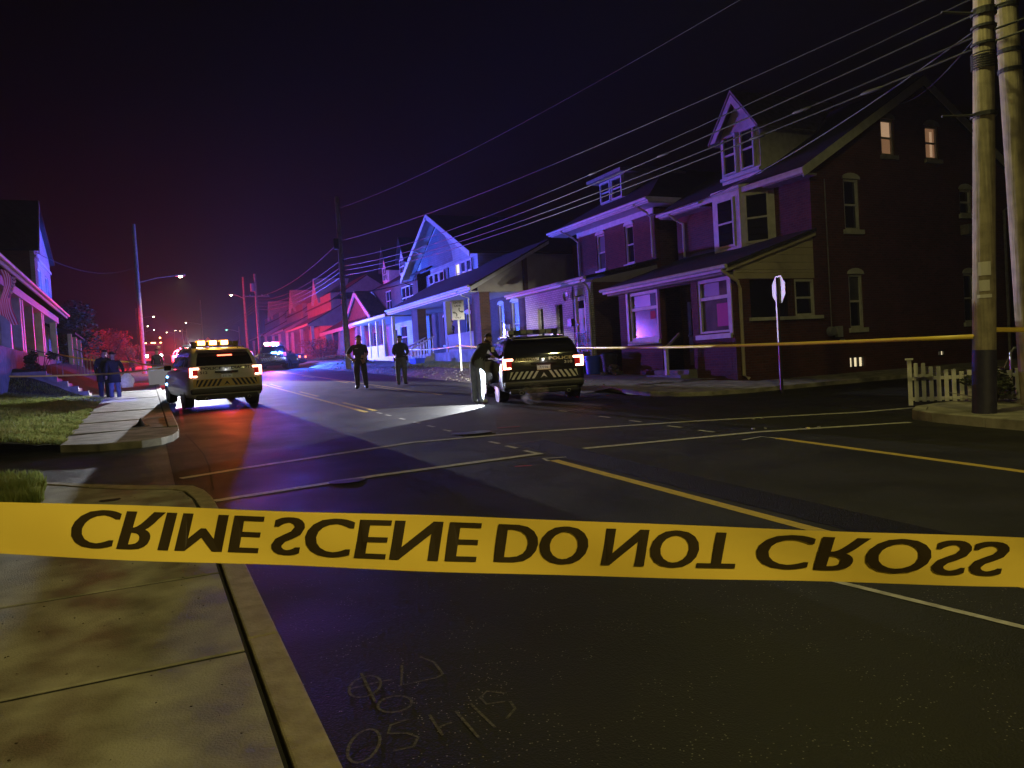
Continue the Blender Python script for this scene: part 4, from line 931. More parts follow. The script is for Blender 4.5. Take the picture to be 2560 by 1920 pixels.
V1 = police_suv('white police SUV with glowing amber roof lights parked at the left kerb', (1.95,22.0), R(6), 'car_white', '512', ('POLICE','DIAL 911'), ('navy','chev_gold'), 'navy', ['black','amber','black','amber','black','amber','black','black'])
bk = clamp_glass(V1, CAB_SUV, 'brake_strip', [('r',-.16,1.50),('r',.22,1.50),('r',.22,1.535),('r',-.16,1.535)], 'tail', .02)
MB().cbox((-.985,3.9,.86),(.03,.10,.05)).build('side_marker', 'blue_lamp', V1, world=False)
V2 = police_suv('black police SUV with white chevrons and lettering parked beside the leaning officer', (8.46,15.9), R(-18), 'car_black', '310', ('ALLENTOWN','POLICE'), ('reflective','car_black'), 'gold', ['lens_off','black','lens_off','lens_off','black','lens_off','lens_off','black'], white=True)
# its open side door
dd = MB().prism([(-1.0,2.08,.45),(-1.50,1.42,.45),(-1.50,1.42,1.14),(-1.0,2.08,1.14)], (.05,-.04,0)).build('open_door', 'car_black', V2, world=False)
MB().prism([(-.945,2.035,.5),(-1.445,1.375,.5),(-1.445,1.375,1.1),(-.945,2.035,1.1)], (.012,-.010,0)).build('door_lining', 'stucco', dd, world=False)
V3 = police_suv('police SUV with blazing red roof bar and blue rear lamps beyond the officers', (8.15,56), R(-12), 'car_black', '7', ('POLICE','POLICE'), ('reflective','car_black'), 'reflective', ['red_hot']*3+['red_hot','red_lamp','lens_off'], tail=False, white=False)
for x, z in ((.10,1.19),(.5,1.22),(.38,1.10)): MB().cbox((x,-.03,z),(.34 if x < .2 else .1,.05,.10)).build('rear_strobe', 'blue_lamp', V3, world=False, bevel=.01)
V4 = police_suv('police SUV hidden behind the white one, facing the camera with its white spotlight on', (2.5,47.0), R(180), 'car_black', '5', ('POLICE','POLICE'), ('reflective','car_black'), 'reflective', ['lens_off','white_lamp','white_lamp','lens_off','lens_off','lens_off'], tail=False, white=True)
for s_, mm in ((-1,'red_lamp'),(1,'blue_lamp')): MB().cbox((s_*.3,5.04,.86),(.3,.05,.07)).build('grille_strobe', mm, V4, world=False)
MB().lathe([(0,.10),(.09,.09),(.1,0),(.06,-.08)], (.86,3.55,1.36), 'y', 14).build('spotlight', 'white_lamp', V4, world=False)
V5 = police_suv('distant white police SUV with red roof bar left of the amber lights', (3.3,88.0), R(205), 'car_white', '9', ('POLICE','POLICE'), ('navy','chev_gold'), 'navy', ['blue_lamp','red_hot','red_hot','red_lamp','lens_off','lens_off'], tail=False, white=False)

MB().cbox((-.99,4.05,.62),(.03,.14,.06)).build('fender_strobe', 'blue_lamp', V1, world=False)
V2.scale = (1.03,1,.91); V1.scale = (1,1,.95)
# grey sedan parked at the mouth of a drive beyond
t, b, c = car_core('parked_sedan', 'dark grey sedan with one red tail lamp right of the flashing SUV', 'car', (10.6,58.2), R(62), 'car_grey', ST_SED, CAB_SED, .33, (.95,3.65), .78)
clamp_glass(t, CAB_SED, 'rear_window', [('r',-.66,1.0),('r',.66,1.0),('r',.55,1.34),('r',-.55,1.34)], 'glass')
for s_ in 'LR': clamp_glass(t, CAB_SED, 'side_window', [(s_,1.15,1.0),(s_,3.0,1.0),(s_,2.5,1.33),(s_,1.5,1.33)], 'glass', .01)
clamp_glass(t, CAB_SED, 'windscreen', [('f',-.66,1.0),('f',.66,1.0),('f',.55,1.34),('f',-.55,1.34)], 'glass')
for s_ in (-1,1): MB().box(s_*.68-.12,s_*.68+.12,-.04,.03,.72,.86).build('tail_lamp', 'tail', t, world=False, bevel=.01)
MB().box(-.8,.8,-.08,.1,.40,.58).build('bumper', 'bumper', t, world=False, bevel=.04)

# heavy truck facing us far up the street
tk = thing('fire_truck', 'big dark truck with white headlights and amber roof markers far up the street', 'truck', (1.15,118,G(118)), 0)
MB().box(-1.2,1.2,0,2.2,.5,3.0).build('cab', mat('dark_truck_red',(.10,.015,.015),.4,coat=.5), tk, world=False, bevel=.12)
MB().box(-1.22,1.22,2.35,9,.6,3.3).build('box_body', mat('dark_truck_body',(.06,.012,.012),.5), tk, world=False, bevel=.06)
MB().box(-1.05,1.05,-.03,.02,1.75,2.6).build('windscreen', 'glass', tk, world=False)
MB().box(-1.25,1.25,-.25,.1,.4,.75).build('bumper', 'metal', tk, world=False, bevel=.04)
MB().box(-.45,.45,-.06,.0,.9,1.5).build('grille', 'dark_metal', tk, world=False)
for x in (-.9,.9): MB().lathe([(0,-.07),(.17,-.06),(.19,0)], (x,0,1.12), 'y', 14).build('headlamp', 'white_lamp', tk, world=False)
amb = mat('amber_marker',(.9,.5,.1),.2,emit=(1.,.55,.15),es=14)
for x, w_ in ((-.95,.22),(0,.6),(.95,.22)): MB().cbox((x,.02,2.92),(w_,.1,.12)).build('marker_lamp', amb, tk, world=False)
MB().cbox((.95,2.6,3.75),(.2,.1,.16)).build('marker_lamp', amb, tk, world=False); MB().box(.9,1.0,2.6,2.7,3.3,3.68).build('lamp_bracket', 'dark_metal', tk, world=False)
for s_ in (-1,1):
    for y in (1.0,6.6,7.7): wheel(tk, s_*1.0, y, .5, .3)
# ------------------------------------------------------------------ people: one skinned body each
BASE = dict(pelvis=(0,0,.96), belly=(0,.01,1.12), chest=(0,.0,1.34), neck=(0,.0,1.50), jaw=(0,.03,1.575), skull=(0,.012,1.665), crown=(0,.0,1.735),
    shL=(-.185,0,1.43), elL=(-.25,-.02,1.15), wrL=(-.25,.06,.91), shR=(.185,0,1.43), elR=(.25,-.02,1.15), wrR=(.25,.06,.91),
    hipL=(-.10,0,.90), knL=(-.115,.02,.50), anL=(-.12,-.02,.09), toeL=(-.14,.15,.045), hipR=(.10,0,.90), knR=(.115,.02,.50), anR=(.12,-.02,.09), toeR=(.14,.15,.045))
RAD = dict(pelvis=.155, belly=.15, chest=.165, neck=.062, jaw=.078, skull=.098, crown=.062, sh=.078, el=.052, wr=.036, hip=.118, kn=.082, an=.062, toe=.045)
EDG = [('pelvis','belly','top'),('belly','chest','top'),('chest','neck','top'),('neck','jaw','skin'),('jaw','skull','skin'),('skull','crown','skin')]
for s_ in 'LR':
    EDG += [('chest','sh'+s_,'top'),('sh'+s_,'el'+s_,'sleeve'),('el'+s_,'wr'+s_,'fore'),('pelvis','hip'+s_,'leg'),('hip'+s_,'kn'+s_,'leg'),('kn'+s_,'an'+s_,'shin'),('an'+s_,'toe'+s_,'shoe')]
def seg_d(p, a, b):
    ab = b-a; t = max(0, min(1, (p-a).dot(ab)/max(ab.length_squared, 1e-9))); return (p-(a+ab*t)).length
def person(label, loc, rz, pose=None, mats=None, h=1.78, bulk=1., hair=True, z=None, group=None, grip=.5):
    J = {k: Vector(v) for k, v in BASE.items()}
    for k, v in (pose or {}).items(): J[k] = Vector(v)
    mats = dict(dict(top='uniform', sleeve='uniform', fore='uniform', leg='uniform', shin='uniform', shoe='shoe', skin='skin'), **(mats or {}))
    names = list(J); idx = {k: i for i, k in enumerate(names)}
    me = bpy.data.meshes.new('sk'); me.from_pydata([tuple(J[k]) for k in names], [(idx[a], idx[b]) for a, b, _ in EDG], [])
    ob = bpy.data.objects.new('sk', me); COL.objects.link(ob)
    md = ob.modifiers.new('s', 'SKIN'); md.use_smooth_shade = True; md.branch_smoothing = .6
    for i, k in enumerate(names):
        r = RAD.get(k, RAD.get(k[:-1], .08))*(bulk if k not in ('jaw','skull','crown','neck') else 1)
        sv = me.skin_vertices[0].data[i]; sv.radius = (r*1.12 if k in ('chest','belly','pelvis') else r, r*.82 if k in ('chest','belly','pelvis') else r); sv.use_root = (k == 'pelvis')
    ob.modifiers.new('ss', 'SUBSURF').levels = 2
    ob.modifiers['ss'].render_levels = 2
    dg = bpy.context.evaluated_depsgraph_get(); ev = bpy.data.meshes.new_from_object(ob.evaluated_get(dg))
    bpy.data.objects.remove(ob)
    kinds = ['top','sleeve','fore','leg','shin','shoe','skin']
    body = MB(); vs = [v.co.copy() for v in ev.vertices]
    for p in ev.polygons:
        c = Vector((0,0,0))
        for v in p.vertices: c += vs[v]
        c /= len(p.vertices); best = min(EDG, key=lambda e: seg_d(c, J[e[0]], J[e[1]]))
        body.f.append(list(p.vertices)); body.mi.append(kinds.index(best[2]))
    body.v = vs; bpy.data.meshes.remove(ev)
    # hands: palm and five bent fingers
    body.cur = kinds.index('skin')
    for s_ in 'LR':
        wv, ev_ = J['wr'+s_], J['el'+s_]; d = (wv-ev_).normalized(); side = Vector((-1 if s_ == 'L' else 1, 0, 0)); f = d.cross(side)
        f = f.normalized() if f.length > .1 else Vector((0,1,0)); sd = f.cross(d).normalized()
        body.tube([wv-d*.02, wv+d*.04, wv+d*.09], [.032,.040,.036], 8)
        curl = f*grip
        for q, (off, ln) in enumerate(((-.027,.062),(-.009,.074),(.009,.070),(.027,.054))):
            b0 = wv+d*.085+sd*off; b1 = b0+(d*.8+curl*.4).normalized()*ln*.55; b2 = b1+(d*.4+curl).normalized()*ln*.5
            body.tube([b0,b1,b2], [.0095,.009,.007], 6)
        tb = wv+d*.035+f*.028; body.tube([tb, tb+(f*.6+d*.5).normalized()*.035, tb+(f*.3+d*.9).normalized()*.068], [.012,.0105,.008], 6)
    # ears and nose
    sk = J['skull']; up = (J['crown']-J['jaw']).normalized(); fwd = Vector((0,1,0))-up*up.y; fwd.normalize(); lat = fwd.cross(up)
    for s_ in (-1,1): body.cbox(sk+lat*s_*.094-up*.02, (.018,.03,.055))
    body.tube([sk+fwd*.085-up*.0, sk+fwd*.118-up*.032, sk+fwd*.09-up*.045], [.010,.014,.008], 6)
    t = thing('person', label, 'person', (loc[0], loc[1], G(loc[1]) if z is None else z), rz, group); t.scale = (h/1.78,)*3
    o = body.build('body', [mats[k] for k in kinds], t, smooth=False, world=False); o.data.shade_smooth()
    if hair:
        cp = MB(); n = 8
        M = Matrix((lat, fwd, up)).transposed()
        def cap(u, v):
            a = u*2*math.pi; e = R(90-v*(78 if math.sin(a) < .3 else 38)); q = Vector((math.cos(a)*math.cos(e)*.106, math.sin(a)*math.cos(e)*.112, math.sin(e)*.112))
            return sk+M@q+up*.012
        cp.grid(cap, 20, 6); cp.build('hair', 'hair', t, smooth=True, world=False)
    for s_ in (-1,1):
        e = MB(); e.lathe([(0,.008),(.010,.004),(.012,0)], tuple(sk+lat*s_*.034+fwd*.088+up*.008), 'y', 8); e.build('eye', 'black', t, world=False)
    return t
def belt(t, y=.0, w_=.20):
    MB().lathe([(w_,-.025),(w_+.012,-.025),(w_+.012,.025),(w_,.025)], (0,y,1.0), 'z', 20).build('belt', 'black', t, world=False)
    for a in (-1,1): MB().cbox((a*.225,.02,.94),(.06,.09,.16)).build('pouch', 'black', t, world=False, bevel=.015)

# officer with hand on hip, facing us and a little right
o1 = person('officer in short sleeves standing in the road with one hand on his hip', (6.75,26.3), R(158), dict(elR=(.40,-.06,1.17), wrR=(.245,.06,1.0), elL=(-.25,.02,1.16), wrL=(-.17,.17,.97), toeL=(-.2,.13,.045), anL=(-.16,-.02,.09), knL=(-.135,.02,.5)), dict(fore='skin'), h=1.88, bulk=1.26)
belt(o1); MB().prism([(-.19,.14,1.12),(.19,.14,1.12),(.17,.155,1.42),(-.17,.155,1.42)], (0,.05,0)).build('vest', 'uniform', o1, world=False, bevel=.02)
MB().cbox((.06,.21,1.34),(.1,.012,.02)).build('name_strip', 'metal', o1, world=False)
# officer in dark jacket with back to us
o2 = person('man in navy jacket and grey trousers standing with his back turned', (8.45,27.0), R(-28), dict(elL=(-.27,.06,1.16), wrL=(-.12,.24,1.05), elR=(.27,.06,1.16), wrR=(.12,.24,1.05), jaw=(0,.05,1.565), skull=(0,.05,1.65), crown=(0,.045,1.72)), dict(top='navy_cloth', sleeve='navy_cloth', fore='navy_cloth', leg='jeans', shin='jeans'), h=1.84, bulk=1.22)
belt(o2)
MB().cbox((.15,.26,1.0),(.05,.16,.05)).build('torch', 'metal', o2, world=False)
# officer leaning into the black SUV
o3 = person('officer in black jacket and pale jeans leaning over the black SUV\'s open door', (7.22,17.0), R(-72), dict(pelvis=(0,-.02,.95), belly=(0,.06,1.09), chest=(0,.20,1.27), neck=(0,.33,1.40), jaw=(0,.40,1.45), skull=(0,.43,1.53), crown=(0,.43,1.60), shL=(-.18,.25,1.37), shR=(.18,.25,1.37), elL=(-.22,.42,1.15), wrL=(-.13,.60,1.10), elR=(.22,.42,1.14), wrR=(.12,.60,1.08)), dict(leg='jeans', shin='jeans', shoe='shoe_white'), h=1.84, bulk=1.2)
MB().cbox((.255,.32,1.26),(.02,.11,.12)).build('shoulder_patch', 'gold', o3, world=False, bevel=.01)
# two people close together on the left sidewalk
mt = dict(top='coat', sleeve='coat', fore='coat', leg='navy_cloth', shin='navy_cloth')
p1 = person('taller person in long dark coat on the left sidewalk', (-1.33,29.75), R(-20), dict(jaw=(.03,.04,1.57), skull=(.05,.05,1.65), crown=(.06,.05,1.72), elR=(.30,.14,1.2), wrR=(.42,.22,1.15)), mt, h=1.78, bulk=1.2)
p2 = person('person in dark hooded jacket and jeans holding a white bag on the sidewalk', (-1.0,29.4), R(15), dict(skull=(-.03,.02,1.665), wrR=(.34,.06,.93), elR=(.30,-.02,1.16)), dict(top='coat', sleeve='coat', fore='coat', leg='jeans', shin='jeans', shoe='shoe_white'), h=1.68, bulk=1.2)
bg_ = MB(); 
def bagf(u, v):
    a = u*2*math.pi; rr_ = (.05+.17*math.sin(min(1,v*1.15)*math.pi*.78)**.8)*(1+.08*math.sin(5*a+3*v)); return (-.62+rr_*math.cos(a), 29.45+rr_*.75*math.sin(a), G(29.4)+.93-.50*v)
bg_.grid(bagf, 20, 10); tag(bg_.build('plastic_bag', 'bag', None, smooth=True), 'white plastic shopping bag held beside the dark jacket', 'bag')
p3 = person('dim person standing behind the tape near the left utility pole', (.55,44), R(170), {}, mt, h=1.75, bulk=1.1)
for t_ in (p1, p2):
    MB().lathe([(.19,.12),(.215,-.12),(.225,-.34),(.205,-.34),(.17,.1)], (0,0,1.0), 'z', 20).build('coat_skirt', 'coat', t_, smooth=True, world=False)
# people on the gabled house porch
p4 = person('person in khaki shorts standing on the open porch behind the lane sign', (15.75,40.3), R(95), dict(elL=(-.27,.05,1.18), wrL=(-.15,.22,1.12)), dict(top='coat', sleeve='coat', fore='skin', leg='khaki', shin='skin'), h=1.78, z=2.36)
ch_ = thing('porch_chair', 'dark chair holding the seated figure on the open porch', 'chair', (15.95,37.3,2.36), R(95))
MB().box(-.26,.26,-.25,.25,.42,.47).build('seat', 'dark_metal', ch_, world=False); MB().box(-.26,.26,-.29,-.25,.47,.98).build('backrest', 'dark_metal', ch_, world=False)
for x in (-.23,.23):
    for y in (-.22,.22): MB().box(x-.02,x+.02,y-.02,y+.02,0,.42).build('leg', 'dark_metal', ch_, world=False)
p5 = person('seated silhouetted figure on the open porch', (15.95,37.3), R(95), dict(pelvis=(0,-.1,.58), belly=(0,-.12,.74), chest=(0,-.12,.95), neck=(0,-.1,1.10), jaw=(0,-.07,1.17), skull=(0,-.08,1.255), crown=(0,-.09,1.325), shL=(-.18,-.11,1.04), shR=(.18,-.11,1.04), elL=(-.25,-.05,.80), wrL=(-.18,.18,.70), elR=(.25,-.05,.80), wrR=(.18,.18,.70), hipL=(-.10,-.06,.56), knL=(-.13,.36,.54), anL=(-.13,.36,.09), toeL=(-.14,.52,.045), hipR=(.10,-.06,.56), knR=(.13,.36,.54), anR=(.13,.36,.09), toeR=(.14,.52,.045)), mt, z=2.36)
# ------------------------------------------------------------------ utility poles, street lamps, wires
RV = Vector((math.cos(CAM_YAW), -math.sin(CAM_YAW), 0))
def pole(label, x, y, h, r=.15, lean=(0,0), base=None, steps=()):
    z = G(y) if base is None else base
    t = thing('utility_pole', label, 'utility pole', (x,y,z), group='wooden utility poles')
    pts = [(lean[0]*k*h/8, lean[1]*k*h/8, k*h/8) for k in range(9)]
    MB().tube(pts, [r*(1.08-.28*k/8) for k in range(9)], 20).build('shaft', 'pole', t, smooth=True, world=False)
    return t
def crossarm(t, z, ln=1.1, lean=(0,0)):
    a = MB().box(-ln+lean[0]*z,ln+lean[0]*z,-.06+lean[1]*z,.06+lean[1]*z,z-.06,z+.06).build('crossarm', 'pole', t, world=False)
    for k in (-.9,-.45,.45,.9): MB().lathe([(.02,0),(.05,.03),(.03,.06),(.05,.09),(.02,.14)], (k*ln+lean[0]*z,lean[1]*z,z+.06), k=10).build('insulator', 'lens_off', a, world=False)
def street_lamp(t, z, reach, dirx=1, energy=0., m='lamp_lens', col=(1,.82,.36), arm=.0, lens=.0, ang=150, blend=.5):
    """bracket arm and cobra head as parts of the pole thing t"""
    a = MB().tube([(0,0,z-.9),(dirx*.12,0,z-.35),(dirx*reach*.45,0,z-.05),(dirx*(reach-.3),0,z+.12)], [.035,.035,.032,.03], 8).build('lamp_arm', 'metal', t, smooth=True, world=False)
    hd = MB().cbox((dirx*reach,0,z+.13),(.7,.28,.12), ry=-dirx*.06).build('lamp_head', 'metal', a, world=False, bevel=.04)
    MB().lathe([(.0,-.10),(.09,-.075),(.13,-.01)], (dirx*reach,0,z+.06), k=14).build('lamp_lens', m, hd, world=False)
    if energy:
        x, y, zz = t.location; lamp('street_light', 'SPOT', (x+dirx*reach, y, zz+z-.09), energy, col, t, .14, (x+dirx*reach, y, zz-5), ang, blend)
lean = (RV.x*.040, RV.y*.040)
PR = pole('thick wooden utility pole with navy painted foot at the right corner', 11.25, 7.2, 10.5, .148, lean, G(7.2)+.14)
MB().tube([(0,0,.0),(lean[0]*.95,lean[1]*.95,.95)], [.163,.161], 20, False).build('painted_foot', 'pole_tar', PR, smooth=True, world=False)
for z, w_, hh in ((2.05,.12,.2),(1.82,.1,.16),(1.72,.14,.05)):
    a0 = R(215); n = 5
    MB().grid(lambda u, v: (lean[0]*z+.158*math.cos(a0+(u-.5)*w_/.1*.9), lean[1]*z+.158*math.sin(a0+(u-.5)*w_/.1*.9), z+hh*v), n, 1).build('pinned_notice', 'poster', PR, world=False)
for z in (5.9,4.42):
    p0 = Vector((lean[0]*z,lean[1]*z,z)); d = -RV*.62+Vector((0,0,.06 if z > 5 else .02))
    MB().tube([p0, p0+d], [.022,.018], 8).build('standoff_arm', 'wire_pale', PR, world=False); MB().lathe([(.15,-.03),(.172,-.03),(.172,.03),(.15,.03)], tuple(p0), k=18).build('clamp_band', 'dark_metal', PR, world=False)
for z in (5.45,5.7,5.95,6.2,6.5): MB().lathe([(.14,-.018),(.17,-.018),(.17,.018),(.14,.018)], (lean[0]*z,lean[1]*z,z), k=18).build('cable_band', 'wire', PR, world=False)
street_lamp(PR, 9.2, 3.0, -1, POW['street_right'], 'lamp_lens', (.97, .90, .28), ang=179, blend=.12)
for k in range(7): MB().lathe([(.158,-.008),(.17,-.008),(.17,.008),(.158,.008)], (lean[0]*5.2,lean[1]*5.2,5.1+k*.035), k=18).build('wire_wrap', 'wire', PR, world=False)
PR2 = pole('second wooden utility pole cut by the right edge of the frame', 12.75, 7.35, 10.5, .17, (-.03,.012), G(7.35)+.14)
for z in (5.3,5.6,6.3): MB().lathe([(.15,-.03),(.176,-.03),(.176,.03),(.15,.03)], (-.03*z,.012*z,z), k=18).build('clamp_band', 'wire', PR2, world=False)
P2 = pole('tall dark utility pole right of the street behind the two standing officers', 10.85, 45.0, 10.2, .16, (-.004,0), G(45)+.1)
MB().lathe([(0,0),(.17,0),(.17,.62),(0,.66)], (-.24,0,7.1), k=14).build('transformer', 'dark_metal', P2, world=False)
P3 = pole('utility pole with transformer beyond the flashing police SUV', 10.7, 82, 9.2, .15)
MB().lathe([(0,0),(.22,0),(.22,.8),(0,.85)], (-.3,0,7.4), k=14).build('transformer', 'lens_off', P3, world=False); crossarm(P3, 6.9, 1.3)
P1 = pole('tall utility pole on the left carrying a lit street lamp', -.12, 60, 10.6, .15, (0,0), G(60)+.1)
street_lamp(P1, 6.85, 2.8, 1, POW['street_far'])
P4 = pole('far utility pole on the right carrying a lit lamp', 11.6, 100, 10.5, .15); street_lamp(P4, 8.2, 1.5, -1, 0, 'lamp_far')
P5 = pole('far utility pole on the left carrying the second lit lamp', -.9, 150, 9.5, .15); street_lamp(P5, 7.9, 2.7, 1, 0, 'lamp_far')
P6 = pole('faint utility pole with lit lamp beyond the amber roof lights', 11.0, 170, 12, .16); street_lamp(P6, 7.3, 3.0, -1, 0, 'lamp_far')
for i, (x, y, hh, dx, m_) in enumerate(((.95,190,7.5,1,'lamp_far'),(2.66,230,7.7,1,'lamp_far'),(6.8,270,7.8,-1,'lamp_far'),(10.5,300,9.1,-1,'lamp_far'),(12.8,320,9.4,-1,'lamp_far'),(13.9,150,5.1,-1,'lamp_green'))):
    t = pole(['tiny far lamp pole, leftmost of the lights up the hill','tiny far lamp pole second from the left up the hill','tiny far lamp pole in the middle of the hill lights','tiny far lamp pole, left one of the close pair','tiny far lamp pole, right one of the close pair','far pole with a greenish light left of the dormered houses'][i], x-dx*2.2, y, hh+.6, .12); street_lamp(t, hh, 2.2, dx, 0, m_)
# the lamp that lights the foreground stands behind the camera on the left kerb
P0 = pole('street lamp pole on the left kerb behind the camera', -.35, -7.5, 9.6, .15, (0,0), G(-7.5)+.1)
street_lamp(P0, 8.3, 2.9, 1, POW['street_near'], 'lamp_lens', (1., .83, .27), ang=176)

def cable(label, a, b, sag, r=.014, m='wire', group='overhead cables'):
    a, b = Vector(a), Vector(b); n = 18
    pts = [a.lerp(b, k/n)-Vector((0,0,sag*4*(k/n)*(1-k/n))) for k in range(n+1)]
    return tag(MB().tube(pts, r, 6).build('cable', m), label, 'cable', group)
pz = lambda t, z: Vector((lean[0]*z, lean[1]*z, z))+Vector(t.location)
zz = ((5.45,5.55,.5,.015,'wire_pale'),(5.62,5.85,.55,.016,'wire'),(5.95,6.1,.6,.014,'wire_pale'),(6.2,6.5,.6,.012,'wire'),(6.5,7.6,.4,.012,'wire'),(8.2,9.5,.5,.008,'wire'))
lab = ['lowest pale cable','second lowest thick cable','third pale cable','fourth cable','fifth thin cable','topmost thin cable']
for i, (za_, zb_, sg, r_, m_) in enumerate(zz):
    cable(lab[i]+' from the right corner pole to the pole behind the officers', pz(PR, za_), Vector(P2.location)+Vector((0,0,zb_)), sg, r_, m_)
    cable(lab[i]+' climbing off the frame right of the corner pole', pz(PR, za_), Vector((12.7+(i%2)*.6, -24, G(-24)+za_+1.3)), .3, r_, m_)
    if i < 5: cable(lab[i]+' running up the street from the pole behind the officers', Vector(P2.location)+Vector((0,0,zb_)), Vector(P3.location)+Vector((0,0,5.6+i*.32)), .7, r_, m_)
    if i < 4: cable(lab[i]+' beyond the flashing police SUV', Vector(P3.location)+Vector((0,0,5.6+i*.32)), Vector(P6.location)+Vector((0,0,6+i*.3)), 1.0, r_, m_)
cable('bright service cable from the officers\' pole to the gabled house', Vector(P2.location)+Vector((0,0,4.5)), (17.85,49.6,7.9), .25, .024, 'wire_pale')
cable('service cable from the corner pole to the brick corner house gable', pz(PR, 5.7), (22.6,16.7,9.2), .2, .012)
cable('service cable from the corner pole to the painted brick house', pz(PR, 5.75), (18.1,24.6,7.0), .5, .013)
cable('slack cable crossing the sky between the left house and lamp pole', (-5.0,47,9.0), Vector(P1.location)+Vector((0,0,7.6)), .8, .012)
for i, (u, sg) in enumerate(((.05,.1),(.09,.1),(.2,.4),(.28,.3),(.12,.2))):
    a = pz(PR, zz[i%4][0]); b = Vector(P2.location)+Vector((0,0,zz[i%4][1])); p = a.lerp(b, u)-Vector((0,0,zz[i%4][2]*4*u*(1-u)))
    d = (b-a).normalized()
    tag(MB().tube([p-d*.22,p-d*.16,p+d*.16,p+d*.22], [.015,.032,.032,.015], 10).build('splice_case', 'wire_pale', None, smooth=True), 'splice case on the cables, '+['nearest the corner pole','second nearest the corner pole','before the steep dormer','farthest left over the low dormer','third nearest the corner pole'][i], 'cable splice', 'splice cases on the cables')

# ------------------------------------------------------------------ signs
sg = thing('lane_sign', 'white centre lane only sign with two curved arrows on a slim post', 'sign', (11.9,29.65,G(29.65)+.24), R(-24))
MB().box(-.035,.035,-.02,.02,-.1,2.95).build('post', 'metal', sg, world=False)
bd = MB().box(-.26,.26,-.035,-.025,2.15,2.98).build('board', 'sign_white', sg, world=False, bevel=.004)
for a in ((-.24,.24,2.955,2.965),(-.24,.24,2.165,2.175)): MB().box(a[0],a[1],-.0372,-.0352,a[2],a[3]).build('border', 'sign_black', bd, world=False)
for tx, z, s_, w_ in (('CENTER',2.835,.115,.36),('LANE',2.70,.115,.26),('ONLY',2.21,.10,.24)): text_part(tx, 'lettering', 'sign_black', bd, lambda x, y, z=z: (x,-.0375,z+y), s_, .003, w_)
def arrow(flip):
    k = -1 if flip else 1; c = [(.06,2.66),(.05,2.56),(.09,2.50),(.15,2.485)] if not flip else [(.06,2.30),(.05,2.38),(.09,2.44),(.15,2.465)]
    pts = [(k*x, z) for x, z in c]; mb = MB(); L = []; Q = []
    for i, p in enumerate(pts):
        a = Vector(pts[max(i-1,0)]); b = Vector(pts[min(i+1,3)]); t = (b-a).normalized(); n = Vector((-t.y,t.x))*.022
        L.append((p[0]+n.x,-.0375,p[1]+n.y)); Q.append((p[0]-n.x,-.0375,p[1]-n.y))
    mb.add(L+Q, [(i,i+1,4+i+1,4+i) for i in range(3)]); e = pts[-1]
    mb.add([(e[0],-.0378,e[1]+.055),(e[0],-.0378,e[1]-.055),(e[0]+k*.085,-.0378,e[1])], [(0,1,2)]); mb.build('arrow', 'sign_black', bd, world=False)
arrow(False); arrow(True)
ss = thing('stop_sign', 'octagonal road sign on a dark post seen from behind before the corner house', 'sign', (13.35,13.3,G(13.3)+.08), R(-19))
MB().box(-.03,.03,-.03,.03,-.1,2.62).build('post', 'dark_metal', ss, world=False)
oc = [(.04,.32*math.cos(R(22.5+45*k))/math.cos(R(22.5)), 2.34+.32*math.sin(R(22.5+45*k))/math.cos(R(22.5))) for k in range(8)]
MB().prism(oc, (.006,0,0)).build('plate', mat('sign_back',(.34,.33,.35),.5), ss, world=False)
ob_ = MB().prism([(.0475,y,z) for _,y,z in oc], (.002,0,0)).build('face', mat('stop_red',(.45,.02,.02),.5), ss, world=False)
ws = thing('warning_sign', 'small yellow diamond warning sign far up the street above the amber lights', 'sign', (9.3,132,G(132)))
MB().box(-.04,.04,-.03,.03,0,3.6).build('post', 'metal', ws, world=False)
MB().prism([(-.62,-.04,3.05),(0,-.04,2.43),(.62,-.04,3.05),(0,-.04,3.67)], (0,.01,0)).build('board', 'sign_yellow', ws, world=False); MB().box(-.12,.12,-.046,-.042,2.95,3.2).build('symbol', 'sign_black', ws, world=False)
ws = thing('white_sign', 'small white square sign far up the street beside the yellow diamond', 'sign', (8.15,130,G(130)))
MB().box(-.04,.04,-.03,.03,0,3.2).build('post', 'metal', ws, world=False); MB().box(-.42,.42,-.045,-.035,2.5,3.35).build('board', 'sign_white', ws, world=False)

# ------------------------------------------------------------------ small street things
fn = thing('picket_fence', 'short white picket fence beside the thick corner pole', 'fence', (12.15,9.0,G(9)+.08), R(-52))
for k in range(14):
    hh = .74-.19*math.sin(min(1,k/8)*math.pi/2)+(.03 if k % 2 else 0)
    MB().box(k*.115,k*.115+.068,-.012,.012,.06,hh).build('picket', 'white_wood', fn, world=False, bevel=.006)
for z in (.08,.44): MB().box(-.05,1.66,.014,.05,z,z+.06).build('rail', 'white_wood', fn, world=False)
MB().box(-.10,-.03,-.03,.04,0,.80).box(-.13,.0,-.06,.07,.80,.83).build('post', 'white_wood', fn, world=False)
for x in (.0,1.05): MB().box(x,x+.28,-.05,-.014,.50,.54).build('batten', 'white_wood', fn, world=False)
hr = thing('handrail', 'bent pale metal handrail at the right edge behind the pole', 'handrail', (13.6,8.2,G(8.2)+.15), 0)
MB().tube([(0,0,0),(.0,0,.78),(.1,0,.86),(1.6,-.3,1.0)], .02, 8).build('rail', 'metal', hr, world=False)
